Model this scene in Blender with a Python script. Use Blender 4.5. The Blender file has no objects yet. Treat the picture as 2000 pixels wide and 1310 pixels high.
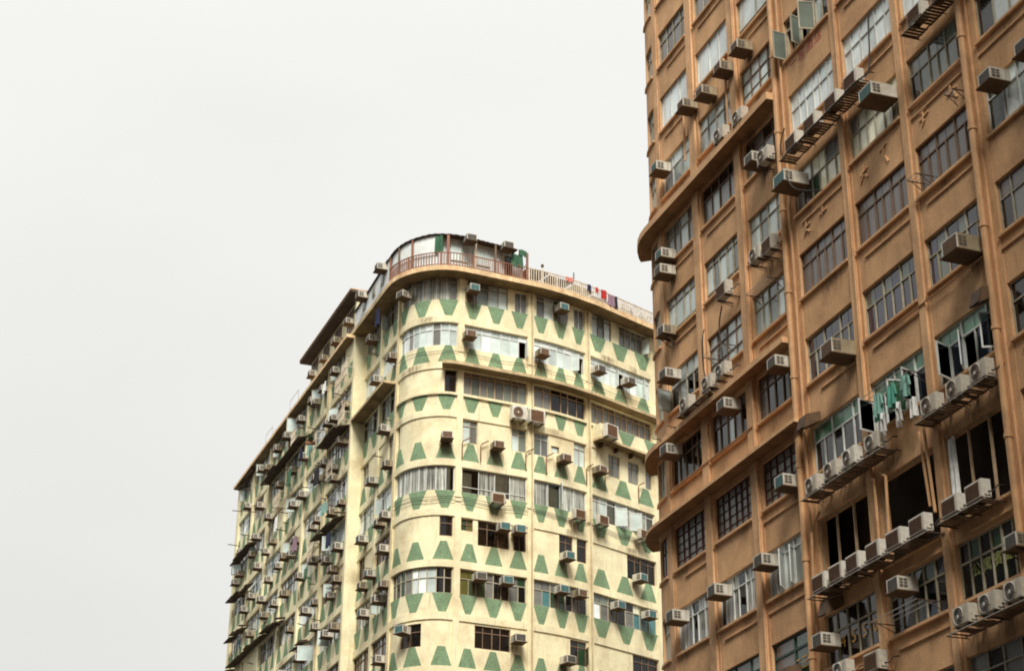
import bpy, math, random
from mathutils import Matrix, Vector
R = random.Random(7)
sc = bpy.context.scene
C = sc.collection
rad = math.radians

# ------------------------------------------------------------------ camera
EYE = 1.6
cam_d = bpy.data.cameras.new('camera'); cam = bpy.data.objects.new('camera', cam_d); C.objects.link(cam)
cam_d.sensor_width = 36; cam_d.lens = 36 * 3545.8 / 2000; cam_d.clip_start = 0.1; cam_d.clip_end = 3000
th, ro = 0.43792, 0.00656
fw = Vector((0, math.cos(th), math.sin(th))); ri = Vector((1, 0, 0)); up = ri.cross(fw)
r2 = ri * math.cos(ro) + up * math.sin(ro); u2 = up * math.cos(ro) - ri * math.sin(ro)
m = Matrix((r2, u2, -fw)).transposed().to_4x4(); m.translation = Vector((0, 0, EYE))
cam.matrix_world = m
sc.camera = cam
sc.cycles.filter_width = 1.9

# ------------------------------------------------------------------ exposure, sky, sun (bright overcast)
sc.view_settings.view_transform = 'Standard'; sc.view_settings.look = 'None'
sc.view_settings.exposure = 0.0; sc.view_settings.gamma = 1.0; sc.view_settings.use_curve_mapping = False
SUN_EL, SUN_AZ = rad(48), rad(-88)          # direction the light comes from (azimuth from +X)
w = bpy.data.worlds.new('World'); sc.world = w; w.use_nodes = True
nt = w.node_tree; nt.nodes.clear()
def N(t, ty, **k):
    n = t.nodes.new(ty)
    for a, b in k.items(): setattr(n, a, b)
    return n
out = N(nt, 'ShaderNodeOutputWorld'); bg = N(nt, 'ShaderNodeBackground'); bg.inputs['Strength'].default_value = 0.1
sky = N(nt, 'ShaderNodeTexSky', sky_type='NISHITA'); sky.sun_disc = False
sky.sun_elevation = SUN_EL; sky.sun_rotation = rad(90) - SUN_AZ; sky.dust_density = 4
hs = N(nt, 'ShaderNodeHueSaturation'); hs.inputs['Saturation'].default_value = 0.12
nt.links.new(sky.outputs[0], hs.inputs['Color'])
tc = N(nt, 'ShaderNodeTexCoord'); sep = N(nt, 'ShaderNodeSeparateXYZ'); nt.links.new(tc.outputs['Generated'], sep.inputs[0])
elv = N(nt, 'ShaderNodeMapRange'); elv.inputs['From Min'].default_value = 0.0; elv.inputs['From Max'].default_value = 1.0
elv.inputs['To Min'].default_value = 7.8; elv.inputs['To Max'].default_value = 12.0
elp = N(nt, 'ShaderNodeMath', operation='POWER'); elp.inputs[1].default_value = 1.3
nt.links.new(sep.outputs['Z'], elp.inputs[0]); nt.links.new(elp.outputs[0], elv.inputs['Value'])
mp = N(nt, 'ShaderNodeMapping'); mp.inputs['Scale'].default_value = (1.3, 1.3, 3.2); mp.inputs['Location'].default_value = (3.1, 0.4, 0.0)
nt.links.new(tc.outputs['Generated'], mp.inputs[0])
cn = N(nt, 'ShaderNodeTexNoise'); cn.inputs['Scale'].default_value = 2.2; cn.inputs['Detail'].default_value = 4; cn.inputs['Roughness'].default_value = 0.45
nt.links.new(mp.outputs[0], cn.inputs['Vector'])
cr = N(nt, 'ShaderNodeMapRange'); cr.inputs['From Min'].default_value = 0.3; cr.inputs['From Max'].default_value = 0.7
cr.inputs['To Min'].default_value = 0.955; cr.inputs['To Max'].default_value = 1.03
nt.links.new(cn.outputs['Fac'], cr.inputs['Value'])
mu = N(nt, 'ShaderNodeMath', operation='MULTIPLY'); nt.links.new(elv.outputs[0], mu.inputs[0]); nt.links.new(cr.outputs[0], mu.inputs[1])
cb = N(nt, 'ShaderNodeCombineColor')
for i, f in enumerate((1.0, 1.0, 0.968)):
    q = N(nt, 'ShaderNodeMath', operation='MULTIPLY'); q.inputs[1].default_value = f
    nt.links.new(mu.outputs[0], q.inputs[0]); nt.links.new(q.outputs[0], cb.inputs[i])
mx = N(nt, 'ShaderNodeMix', data_type='RGBA'); mx.inputs[0].default_value = 0.93
nt.links.new(hs.outputs[0], mx.inputs[6]); nt.links.new(cb.outputs[0], mx.inputs[7])
nt.links.new(mx.outputs[2], bg.inputs[0]); nt.links.new(bg.outputs[0], out.inputs[0])
sd = bpy.data.lights.new('sun', 'SUN'); sd.energy = 4.6; sd.angle = rad(22); sd.color = (1, 0.96, 0.89)
so = bpy.data.objects.new('sun', sd); C.objects.link(so)
dirv = Vector((math.cos(SUN_EL) * math.cos(SUN_AZ), math.cos(SUN_EL) * math.sin(SUN_AZ), math.sin(SUN_EL)))
so.rotation_euler = dirv.to_track_quat('Z', 'Y').to_euler(); so.location = (0, -30, 80)

# ------------------------------------------------------------------ materials
MATS = {}
def srgb(c):
    return tuple(((v / 255) / 12.92 if v / 255 <= .04045 else ((v / 255 + .055) / 1.055) ** 2.4) for v in c)
def mat(name, col, rough=0.8, var=0.12, nscale=1.5, stain=None, stain_amt=0.0, streak=0.0, bump=0.0, bscale=25, metal=0.0, spec=0.4, tone=False, speck=0.0):
    if name in MATS: return MATS[name]
    m = bpy.data.materials.new(name); m.use_nodes = True; t = m.node_tree; b = t.nodes['Principled BSDF']
    b.inputs['Roughness'].default_value = rough; b.inputs['Metallic'].default_value = metal
    b.inputs['Specular IOR Level'].default_value = spec
    co = N(t, 'ShaderNodeTexCoord')
    n1 = N(t, 'ShaderNodeTexNoise'); n1.inputs['Scale'].default_value = nscale; n1.inputs['Detail'].default_value = 6; n1.inputs['Roughness'].default_value = .6
    t.links.new(co.outputs['Object'], n1.inputs['Vector'])
    rp = N(t, 'ShaderNodeMapRange'); rp.inputs['From Min'].default_value = .3; rp.inputs['From Max'].default_value = .7
    rp.inputs['To Min'].default_value = 1 - var; rp.inputs['To Max'].default_value = 1 + var
    t.links.new(n1.outputs['Fac'], rp.inputs['Value'])
    last = rp.outputs[0]
    if speck:
        n4 = N(t, 'ShaderNodeTexNoise'); n4.inputs['Scale'].default_value = 14; n4.inputs['Detail'].default_value = 3
        t.links.new(co.outputs['Object'], n4.inputs['Vector'])
        r4 = N(t, 'ShaderNodeMapRange'); r4.inputs['From Min'].default_value = .35; r4.inputs['From Max'].default_value = .65
        r4.inputs['To Min'].default_value = 1 - speck; r4.inputs['To Max'].default_value = 1 + speck
        t.links.new(n4.outputs['Fac'], r4.inputs['Value'])
        q = N(t, 'ShaderNodeMath', operation='MULTIPLY'); t.links.new(last, q.inputs[0]); t.links.new(r4.outputs[0], q.inputs[1]); last = q.outputs[0]
    if tone:
        at = N(t, 'ShaderNodeAttribute'); at.attribute_name = 'tone'
        q = N(t, 'ShaderNodeMath', operation='MULTIPLY'); t.links.new(last, q.inputs[0]); t.links.new(at.outputs['Fac'], q.inputs[1]); last = q.outputs[0]
    vm = N(t, 'ShaderNodeVectorMath', operation='SCALE'); vm.inputs[0].default_value = col[:3]
    t.links.new(last, vm.inputs['Scale'])
    cl = vm.outputs[0]
    if stain_amt:
        n2 = N(t, 'ShaderNodeTexNoise'); n2.inputs['Scale'].default_value = .55; n2.inputs['Detail'].default_value = 9; n2.inputs['Roughness'].default_value = .72
        t.links.new(co.outputs['Object'], n2.inputs['Vector'])
        r2_ = N(t, 'ShaderNodeMapRange'); r2_.inputs['From Min'].default_value = .47; r2_.inputs['From Max'].default_value = .72
        r2_.inputs['To Max'].default_value = stain_amt; t.links.new(n2.outputs['Fac'], r2_.inputs['Value'])
        fac = r2_.outputs[0]
        if streak:
            mp_ = N(t, 'ShaderNodeMapping'); mp_.inputs['Scale'].default_value = (3.2, 3.2, .33); t.links.new(co.outputs['Object'], mp_.inputs[0])
            n3 = N(t, 'ShaderNodeTexNoise'); n3.inputs['Scale'].default_value = 1.6; n3.inputs['Detail'].default_value = 5; n3.inputs['Roughness'].default_value = .6
            t.links.new(mp_.outputs[0], n3.inputs['Vector'])
            r3 = N(t, 'ShaderNodeMapRange'); r3.inputs['From Min'].default_value = .55; r3.inputs['From Max'].default_value = .75
            r3.inputs['To Max'].default_value = streak; t.links.new(n3.outputs['Fac'], r3.inputs['Value'])
            q = N(t, 'ShaderNodeMath', operation='MAXIMUM'); t.links.new(fac, q.inputs[0]); t.links.new(r3.outputs[0], q.inputs[1]); fac = q.outputs[0]
        mm = N(t, 'ShaderNodeMix', data_type='RGBA'); mm.inputs[7].default_value = (*stain, 1)
        t.links.new(fac, mm.inputs[0]); t.links.new(cl, mm.inputs[6]); cl = mm.outputs[2]
    t.links.new(cl, b.inputs['Base Color'])
    if bump:
        n5 = N(t, 'ShaderNodeTexNoise'); n5.inputs['Scale'].default_value = bscale; n5.inputs['Detail'].default_value = 4
        t.links.new(co.outputs['Object'], n5.inputs['Vector'])
        bp = N(t, 'ShaderNodeBump'); bp.inputs['Strength'].default_value = bump; bp.inputs['Distance'].default_value = .03
        t.links.new(n5.outputs['Fac'], bp.inputs['Height']); t.links.new(bp.outputs[0], b.inputs['Normal'])
    MATS[name] = m
    return m
def glass(name, tint=(1, 1, 1), trans=0.75, gcol=(.8, .85, .85)):
    if name in MATS: return MATS[name]
    m = bpy.data.materials.new(name); m.use_nodes = True; t = m.node_tree; t.nodes.clear()
    o = N(t, 'ShaderNodeOutputMaterial'); mixs = N(t, 'ShaderNodeMixShader'); tr = N(t, 'ShaderNodeBsdfTransparent'); gl = N(t, 'ShaderNodeBsdfGlossy')
    tr.inputs[0].default_value = (*[v * trans for v in tint], 1); gl.inputs[0].default_value = (*gcol, 1); gl.inputs['Roughness'].default_value = .04
    fr = N(t, 'ShaderNodeFresnel'); fr.inputs['IOR'].default_value = 1.5
    t.links.new(fr.outputs[0], mixs.inputs[0]); t.links.new(tr.outputs[0], mixs.inputs[1]); t.links.new(gl.outputs[0], mixs.inputs[2]); t.links.new(mixs.outputs[0], o.inputs[0])
    MATS[name] = m; return m

cream = mat('cream_painted_render', (.88, .80, .52), .85, .13, .8, (.47, .31, .14), .6, .55, .35, 16, speck=.055)
cream_dirty = mat('stained_cream_concrete', (.62, .48, .27), .9, .25, 1.3, (.16, .10, .05), .8, .6, .4, 16, speck=.15)
soffit = mat('baked_shade_dirty_soffit', (.26, .18, .09), .9, .35, 1.8, (.07, .045, .02), .8, 0, .3, 16)  # rust and dirt, plus the underside's shade put into the base colour
rustslab = mat('rust_stained_slab_edge', (.76, .55, .31), .9, .3, 1.8, (.46, .16, .05), .9, .6, .3, 16, speck=.12)
green = mat('rough_green_render', (.21, .315, .18), .95, .22, 2.2, (.10, .13, .06), .65, .4, .7, 14, speck=.22)
stucco = mat('ochre_brown_render', (.70, .41, .205), .88, .17, .6, (.27, .13, .06), .55, .42, .4, 16, speck=.06)
stucco_l = mat('ochre_brown_trim', (.71, .425, .22), .88, .17, .8, (.24, .12, .055), .6, .5, .4, 16, speck=.06)
stucco_d = mat('baked_shade_canopy_underside', (.30, .15, .06), .9, .3, 1.4, (.10, .05, .02), .7, 0, .3, 20)  # trim colour darkened to hold the shade under the canopies
pipe_b = mat('painted_drainpipe', (.60, .34, .16), .6, .15, 2.5, (.2, .1, .05), .6, .4)
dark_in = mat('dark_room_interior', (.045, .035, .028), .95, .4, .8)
frame_w = mat('white_aluminium', (.66, .68, .64), .5, .1, 3, (.3, .25, .18), .5, .2)
frame_s = mat('weathered_steel_frame', (.38, .35, .27), .7, .25, 4, (.2, .11, .05), .6, .3)
frame_b = mat('brown_steel_frame', (.19, .12, .075), .7, .25, 4)
frame_c = mat('tan_painted_frame', (.50, .36, .22), .7, .2, 4, (.25, .13, .06), .5, .2)
frame_r = mat('red_oxide_frame', (.10, .028, .018), .7, .25, 4)
frame_g = mat('dark_green_frame', (.035, .075, .06), .6, .25, 4)
frame_k = mat('grimy_cream_frame', (.44, .40, .29), .7, .2, 4, (.22, .14, .07), .6, .3)
g_clear = glass('window_glass', (.95, 1, .98), .85)
g_dark = glass('tinted_window_glass', (.6, .65, .7), .6, (.6, .65, .75))
def pane_mat(name, col, rough=.12, spec=.6, var=.18): return mat(name, col, rough, var, 1.2, tone=True, spec=spec)
P = {
 'bright': pane_mat('baked_sky_blind_glass', (.80, .88, .86)),  # white blind tone, brightened with sky reflection put into the colour
 'pale': pane_mat('baked_sky_frosted_glass', (.58, .67, .63)),  # frosted glass lightened to carry the sky's reflection in its colour
 'grey': pane_mat('grey_frosted_glass', (.20, .20, .18), .2),
 'brown': pane_mat('brownish_frosted_glass', (.17, .145, .13), .25),
 'pattern': pane_mat('patterned_grey_glass', (.17, .165, .13), .35, .5, .5),
 'green': pane_mat('green_painted_glass', (.10, .27, .15), .25),
 'gdark': pane_mat('dark_green_glass', (.04, .09, .045), .15),
 'olive': pane_mat('olive_glass', (.13, .12, .03), .2),
 'teal': pane_mat('teal_panel', (.08, .22, .23), .3),
 'blue': pane_mat('blue_black_glass', (.03, .028, .06), .08, .7),
 'yellow': pane_mat('baked_glare_cream_blind', (.90, .89, .66), .2),  # cream blind, colour pushed up to stand for reflected light
 'greygreen': pane_mat('grey_green_glass', (.17, .20, .165), .12),
 'plastic': pane_mat('milky_plastic_sheet', (.42, .45, .42), .3, .6, .35),
 'black': pane_mat('black_glass', (.012, .010, .009), .1, .5),
 'lace': None, 'clear': g_clear, 'dark': g_dark,
}
def lace_mat():
    m = mat('lace_curtain_behind_glass', (.50, .51, .44), .25, .2, 2.0, tone=True, spec=.6); t = m.node_tree; b = t.nodes['Principled BSDF']
    src = b.inputs['Base Color'].links[0].from_socket
    co = N(t, 'ShaderNodeTexCoord'); mp_ = N(t, 'ShaderNodeMapping'); mp_.inputs['Scale'].default_value = (9, 9, .25); t.links.new(co.outputs['Object'], mp_.inputs[0])
    n = N(t, 'ShaderNodeTexNoise'); n.inputs['Scale'].default_value = 1.3; n.inputs['Detail'].default_value = 2; t.links.new(mp_.outputs[0], n.inputs['Vector'])
    r = N(t, 'ShaderNodeMapRange'); r.inputs['From Min'].default_value = .38; r.inputs['From Max'].default_value = .6; r.inputs['To Min'].default_value = .28; r.inputs['To Max'].default_value = 1.15; t.links.new(n.outputs['Fac'], r.inputs['Value'])
    q = N(t, 'ShaderNodeVectorMath', operation='SCALE'); t.links.new(src, q.inputs[0]); t.links.new(r.outputs[0], q.inputs['Scale']); t.links.new(q.outputs[0], b.inputs['Base Color']); return m
P['lace'] = lace_mat()
cur_w = mat('off_white_curtain', (.85, .83, .72), .9, .2, 3); cur_p = mat('faded_pink_curtain', (.62, .44, .40), .9, .2, 3)
cur_b = mat('brown_curtain', (.16, .105, .075), .9, .3, 3); cur_g = mat('grey_green_curtain', (.34, .37, .28), .9, .3, 3)
ac_pale = mat('pale_grey_metal', (.60, .57, .48), .5, .2, 3, (.25, .16, .08), .75, .6)
ac_white = mat('white_metal', (.70, .68, .60), .45, .15, 3, (.32, .22, .12), .6, .45)
ac_beige = mat('beige_metal', (.33, .28, .18), .55, .25, 3, (.18, .10, .045), .8, .6)
ac_grill = mat('dark_condenser_fins', (.085, .075, .06), .6, .3, 6); ac_teal = mat('teal_condenser_fins', (.05, .16, .16), .6, .3, 6)
ac_brown = mat('rusty_brown_grille', (.15, .075, .035), .7, .3, 6); ac_grey = mat('grey_fan_blades', (.22, .20, .17), .6, .2, 4)
tray_m = mat('rusty_drip_tray', (.13, .08, .04), .8, .35, 5, (.08, .035, .015), .7, 0)
steel_d = mat('rusted_dark_steel', (.075, .045, .028), .8, .4, 5); steel_g = mat('galvanised_steel', (.36, .35, .31), .5, .2, 5)
redp = mat('red_oxide_paint', (.27, .12, .075), .7, .25, 4); whitep = mat('chalky_white_paint', (.68, .59, .46), .7, .2, 4, (.42, .22, .1), .8, .5)
sheetw = mat('white_corrugated_sheet', (.74, .77, .74), .6, .12, 2, (.35, .33, .28), .5, .3)
dkroof = mat('dark_weathered_roofing', (.085, .06, .045), .9, .35, 3)
awning = mat('rotten_brown_awning', (.075, .05, .03), .9, .4, 2.5, (.16, .10, .05), .6, 0)
leaf = mat('dull_leaves', (.05, .09, .03), .8, .4, 6); cable_m = mat('black_cable', (.03, .025, .02), .7)
cl = {k: mat(k + '_cloth', v, .95, .2, 5) for k, v in dict(red=(.45, .025, .02), pink=(.6, .2, .16), navy=(.02, .022, .055), green=(.09, .30, .22), white=(.72, .72, .68), black=(.02, .02, .025), floral=(.25, .16, .2), mint=(.22, .40, .33), darkgreen=(.05, .13, .07)).items()}

# ------------------------------------------------------------------ mesh helpers
class MB:
    def __init__(s): s.v = []; s.f = []; s.m = []; s.t = []; s.mats = []
    def mi(s, m):
        if m not in s.mats: s.mats.append(m)
        return s.mats.index(m)
    def face(s, pts, m, tone=1.0):
        i = len(s.v); s.v += [tuple(p) for p in pts]; s.f.append(tuple(range(i, i + len(pts)))); s.m.append(s.mi(m)); s.t.append(tone)
    def hexa(s, p, m, tone=1.0):      # p: 8 points, bottom 0-3 then top 4-7, counter-clockwise from above
        i = len(s.v); s.v += [tuple(q) for q in p]; k = s.mi(m)
        for f in ((0, 3, 2, 1), (4, 5, 6, 7), (0, 1, 5, 4), (1, 2, 6, 5), (2, 3, 7, 6), (3, 0, 4, 7)):
            s.f.append(tuple(i + a for a in f)); s.m.append(k); s.t.append(tone)
    def box(s, x0, x1, y0, y1, z0, z1, m, tone=1.0):
        s.hexa([(x0, y0, z0), (x1, y0, z0), (x1, y1, z0), (x0, y1, z0), (x0, y0, z1), (x1, y0, z1), (x1, y1, z1), (x0, y1, z1)], m, tone)
    def bar(s, a, b, w, m, h=None):   # rectangular bar between two points
        a = Vector(a); b = Vector(b); d = (b - a); d.normalize()
        u = d.cross(Vector((0, 0, 1)))
        if u.length < .01: u = Vector((1, 0, 0))
        u.normalize(); v = u.cross(d); h = h or w
        o = [(-u - 0 * v) * w / 2 - v * h / 2, u * w / 2 - v * h / 2, u * w / 2 + v * h / 2, -u * w / 2 + v * h / 2]
        s.hexa([a + o[0], a + o[1], b + o[1], b + o[0], a + o[3], a + o[2], b + o[2], b + o[3]], m)
    def tube(s, pts, r, m, n=8):
        pts = [Vector(p) for p in pts]; rings = []
        for i, p in enumerate(pts):
            d = (pts[min(i + 1, len(pts) - 1)] - pts[max(i - 1, 0)]).normalized()
            u = d.cross(Vector((.13, .31, 1)) if abs(d.z) < .9 else Vector((1, .2, 0))).normalized(); v = d.cross(u)
            rr = r[i] if isinstance(r, (list, tuple)) else r
            rings.append([p + u * rr * math.cos(2 * math.pi * k / n) + v * rr * math.sin(2 * math.pi * k / n) for k in range(n)])
        base = len(s.v); mk = s.mi(m)
        for g in rings: s.v += [tuple(q) for q in g]
        for i in range(len(rings) - 1):
            for k in range(n):
                a = base + i * n + k; b = base + i * n + (k + 1) % n
                s.f.append((a, b, b + n, a + n)); s.m.append(mk); s.t.append(1)
        s.f.append(tuple(base + k for k in range(n))[::-1]); s.m.append(mk); s.t.append(1)
        e = base + (len(rings) - 1) * n; s.f.append(tuple(e + k for k in range(n))); s.m.append(mk); s.t.append(1)
    def build(s, name, parent=None, loc=None, rot=0.0, origin=None):
        me = bpy.data.meshes.new(name)
        o0 = Vector(origin) if origin is not None else Vector((0, 0, 0))
        me.from_pydata([tuple(Vector(p) - o0) for p in s.v], [], s.f)
        for m in s.mats: me.materials.append(m)
        for p, k in zip(me.polygons, s.m): p.material_index = k
        if any(t != 1 for t in s.t) or any(m.name.endswith(('stain', 'glass', 'panel', 'blind', 'sheet')) for m in s.mats):
            at = me.attributes.new('tone', 'FLOAT', 'FACE'); at.data.foreach_set('value', s.t)
        me.update()
        ob = bpy.data.objects.new(name, me); C.objects.link(ob)
        if loc is not None: ob.location = loc
        ob.rotation_euler[2] = rot
        if parent: ob.parent = parent
        return ob
def tag(o, label=None, cat=None, group=None, kind=None):
    for k, v in (('label', label), ('category', cat), ('group', group), ('kind', kind)):
        if v: o[k] = v
    return o
def empty(name, loc, rz=0, **k):
    e = bpy.data.objects.new(name, None); C.objects.link(e); e.location = loc; e.rotation_euler[2] = rz; e.empty_display_size = .3
    return tag(e, **k)
def tree_copy(o, loc, rz, scale=1.0):
    c = o.copy(); C.objects.link(c); c.location = loc; c.rotation_euler = (0, 0, rz); c.scale = (scale,) * 3
    for ch in o.children:
        d = ch.copy(); C.objects.link(d); d.parent = c
        for g in ch.children:
            e = g.copy(); C.objects.link(e); e.parent = d
    return c

class Fac:
    """a facade that follows a plan polyline; s along it (left to right seen from outside), z above eye level, d outwards"""
    def __init__(s, pts, s0=0.0):
        s.p = [Vector(p) for p in pts]; s.c = [s0]
        for a, b in zip(s.p, s.p[1:]): s.c.append(s.c[-1] + (b - a).length)
        s.n = []
        for i in range(len(s.p)):
            ds = []
            if i > 0: ds.append((s.p[i] - s.p[i - 1]).normalized())
            if i < len(s.p) - 1: ds.append((s.p[i + 1] - s.p[i]).normalized())
            t = sum(ds, Vector((0, 0))).normalized(); n = Vector((t.y, -t.x))
            s.n.append(n / max(.5, n.dot(Vector((ds[0].y, -ds[0].x)))))
    def seg(s, x):
        i = 0
        while i < len(s.c) - 2 and x > s.c[i + 1]: i += 1
        return i, (x - s.c[i]) / (s.c[i + 1] - s.c[i])
    def at(s, x, d, z):
        i, u = s.seg(x)
        q = s.p[i].lerp(s.p[i + 1], u) + s.n[i].lerp(s.n[i + 1], min(1, max(0, u))) * d
        return Vector((q.x, q.y, z + EYE))
    def ang(s, x):
        i, u = s.seg(x); a = s.at(x - .2, 0, 0); b = s.at(x + .2, 0, 0)
        return math.atan2(b.y - a.y, b.x - a.x)
    def cols(s, a, b): return [a] + [c for c in s.c if a + .02 < c < b - .02] + [b]
    def box(s, mb, a, b, z0, z1, d0, d1, m, mtop=None, mbot=None):
        cs = s.cols(a, b); mt = mtop or m; mbm = mbot or m
        O0 = [s.at(x, d1, z0) for x in cs]; O1 = [s.at(x, d1, z1) for x in cs]; I0 = [s.at(x, d0, z0) for x in cs]; I1 = [s.at(x, d0, z1) for x in cs]
        for k in range(len(cs) - 1):
            mb.face([O0[k], O0[k + 1], O1[k + 1], O1[k]], m); mb.face([I0[k + 1], I0[k], I1[k], I1[k + 1]], m)
            mb.face([O1[k], O1[k + 1], I1[k + 1], I1[k]], mt); mb.face([O0[k + 1], O0[k], I0[k], I0[k + 1]], mbm)
        mb.face([O0[0], O1[0], I1[0], I0[0]], m); mb.face([O0[-1], I0[-1], I1[-1], O1[-1]], m)
    def trap(s, mb, b0, b1, t0, t1, z0, z1, d, m, n=4):
        for k in range(n):
            u, v = k / n, (k + 1) / n
            B0, B1, T0, T1 = b0 + (b1 - b0) * u, b0 + (b1 - b0) * v, t0 + (t1 - t0) * u, t0 + (t1 - t0) * v
            mb.face([s.at(B0, d, z0), s.at(B1, d, z0), s.at(T1, d, z1), s.at(T0, d, z1)], m)
            mb.face([s.at(B1, d, z0), s.at(B0, d, z0), s.at(B0, 0, z0), s.at(B1, 0, z0)], m)
            mb.face([s.at(T0, d, z1), s.at(T1, d, z1), s.at(T1, 0, z1), s.at(T0, 0, z1)], m)
        mb.face([s.at(b0, d, z0), s.at(t0, d, z1), s.at(t0, 0, z1), s.at(b0, 0, z0)], m)
        mb.face([s.at(b1, 0, z0), s.at(t1, 0, z1), s.at(t1, d, z1), s.at(b1, d, z0)], m)

def catmull(pts, step):
    o = []
    for i in range(len(pts) - 1):
        p0 = Vector(pts[max(0, i - 1)]); p1 = Vector(pts[i]); p2 = Vector(pts[i + 1]); p3 = Vector(pts[min(len(pts) - 1, i + 2)])
        n = max(1, round((p2 - p1).length / step))
        for k in range(n):
            t = k / n; o.append(.5 * ((2 * p1) + (p2 - p0) * t + (2 * p0 - 5 * p1 + 4 * p2 - p3) * t * t + (3 * p1 - 3 * p2 + p3 - p0) * t ** 3))
    o.append(Vector(pts[-1])); return o

# windows ------------------------------------------------------------
def window(fac, root, a, b, z0, z1, fr, pane, cols=4, tr=.33, lo=True, curtain=None, sashes=(), bar=.05, mix=None, skip=(), grid=0, depth=.11, lowbar=None, uneven=True, door=False):
    """fr frame material, pane key or list per column, tr transom height fraction from the top (0 none), lo: mullions of every column also above the transom"""
    og = root.location
    mb = MB(); d0, d1 = -depth - .05, -depth + .02
    W = b - a; Hh = z1 - z0
    fac.box(mb, a, b, z0, z0 + bar, d0, d1, fr); fac.box(mb, a, b, z1 - bar, z1, d0, d1, fr)
    fac.box(mb, a, a + bar, z0 + bar, z1 - bar, d0, d1, fr); fac.box(mb, b - bar, b, z0 + bar, z1 - bar, d0, d1, fr)
    xs = [a + W * i / cols for i in range(cols + 1)]
    if uneven and cols > 2:
        for i in range(1, cols): xs[i] += R.uniform(-.12, .12) * W / cols
    zt = z1 - Hh * tr if tr else z1 - bar
    if tr: fac.box(mb, a + bar, b - bar, zt - bar / 2, zt + bar / 2, d0 + .005, d1 + .006, fr)
    for i in range(1, cols):
        big = (i % 2 == 0) or lo
        hw = bar * (.62 if i % 2 == 0 else .42)
        fac.box(mb, xs[i] - hw, xs[i] + hw, z0 + bar, (zt - bar / 2) if (tr and not big) else z1 - bar, d0 + .002, d1 + .012, fr)
    if lowbar:
        fac.box(mb, a + bar, b - bar, z0 + lowbar, z0 + lowbar + bar * .8, d0 + .004, d1 + .009, fr)
    for g in range(grid):
        zz = z0 + (zt - z0) * (g + 1) / (grid + 1)
        fac.box(mb, a + bar, b - bar, zz - .014, zz + .014, d0 + .01, d1 - .003, fr)
    wd = mb.build('window', root, origin=og)
    pm = MB(); n = 0
    for i in range(cols):
        x0, x1 = xs[i] + .012, xs[i + 1] - .012
        for j in ((0, 1) if tr else (0,)):
            if (i, j) in skip: continue
            y0, y1 = (z0 + .012, (zt if tr else z1) - .012) if j == 0 else (zt + .012, z1 - .012)
            pk = pane[i % len(pane)] if isinstance(pane, (list, tuple)) else pane
            if isinstance(pk, tuple): pk = pk[j]
            if mix and R.random() < mix[1]: pk = mix[0]
            dd = -depth - .015; cs = fac.cols(x0, x1)
            tn = R.uniform(.72, 1.22)
            tl = [R.uniform(-.004, .004) for _ in range(4)]
            for p, q in zip(cs, cs[1:]):
                pm.face([fac.at(p, dd + tl[0], y0), fac.at(q, dd + tl[1], y0), fac.at(q, dd + tl[2], y1), fac.at(p, dd + tl[3], y1)], P[pk], tn)
            n += 1
    if n: pm.build('pane', wd, origin=og)
    if curtain:
        mt, frac = curtain
        for i in range(cols):
            if R.random() > frac: continue
            cm = MB(); x0, x1 = xs[i] + .03, xs[i + 1] - .03; nn = 10
            if R.random() < .4: x1 = x0 + (x1 - x0) * R.uniform(.4, .8)
            pts = [(x0 + (x1 - x0) * k / nn, -depth - .07 + (.025 if k % 2 else -.025) * R.uniform(.5, 1)) for k in range(nn + 1)]
            zb = z0 + R.choice([0, 0, .05, .2]); zt2 = z1 - R.choice([.03, .03, .25])
            for (p, dp), (q, dq) in zip(pts, pts[1:]):
                cm.face([fac.at(p, dp, zb), fac.at(q, dq, zb), fac.at(q, dq, zt2), fac.at(p, dp, zt2)], mt)
            cm.build('curtain', wd, origin=og)
    for (ci, hinge, ang, pk) in sashes:          # open casements
        sm = MB(); x0, x1 = xs[ci], xs[ci + 1]; wdt = x1 - x0 - .02; hz = x0 + .01 if hinge < 0 else x1 - .01
        zb, zu = z0 + .04, zt - .03 if tr else z1 - .04
        base = fac.at(hz, d1 + .03, 0); al = fac.ang(hz); an = al + (-ang if hinge < 0 else math.pi + ang)
        dr = Vector((math.cos(an), math.sin(an), 0)); nr = Vector((-dr.y, dr.x, 0)) * .02
        def pt(u, z, k): v = base + dr * u + nr * k; return Vector((v.x, v.y, z + EYE))
        def pb(u0, u1, za, zb_, m, kk=1): sm.hexa([pt(u0, za, -kk), pt(u1, za, -kk), pt(u1, za, kk), pt(u0, za, kk), pt(u0, zb_, -kk), pt(u1, zb_, -kk), pt(u1, zb_, kk), pt(u0, zb_, kk)], m)
        pb(0, wdt, zb, zb + .05, fr); pb(0, wdt, zu - .05, zu, fr); pb(0, .05, zb + .05, zu - .05, fr); pb(wdt - .05, wdt, zb + .05, zu - .05, fr)
        pb(.05, wdt - .05, zb + .05, zu - .05, P[pk], .15)
        sm.build('sash', wd, origin=og)
    return wd

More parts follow.
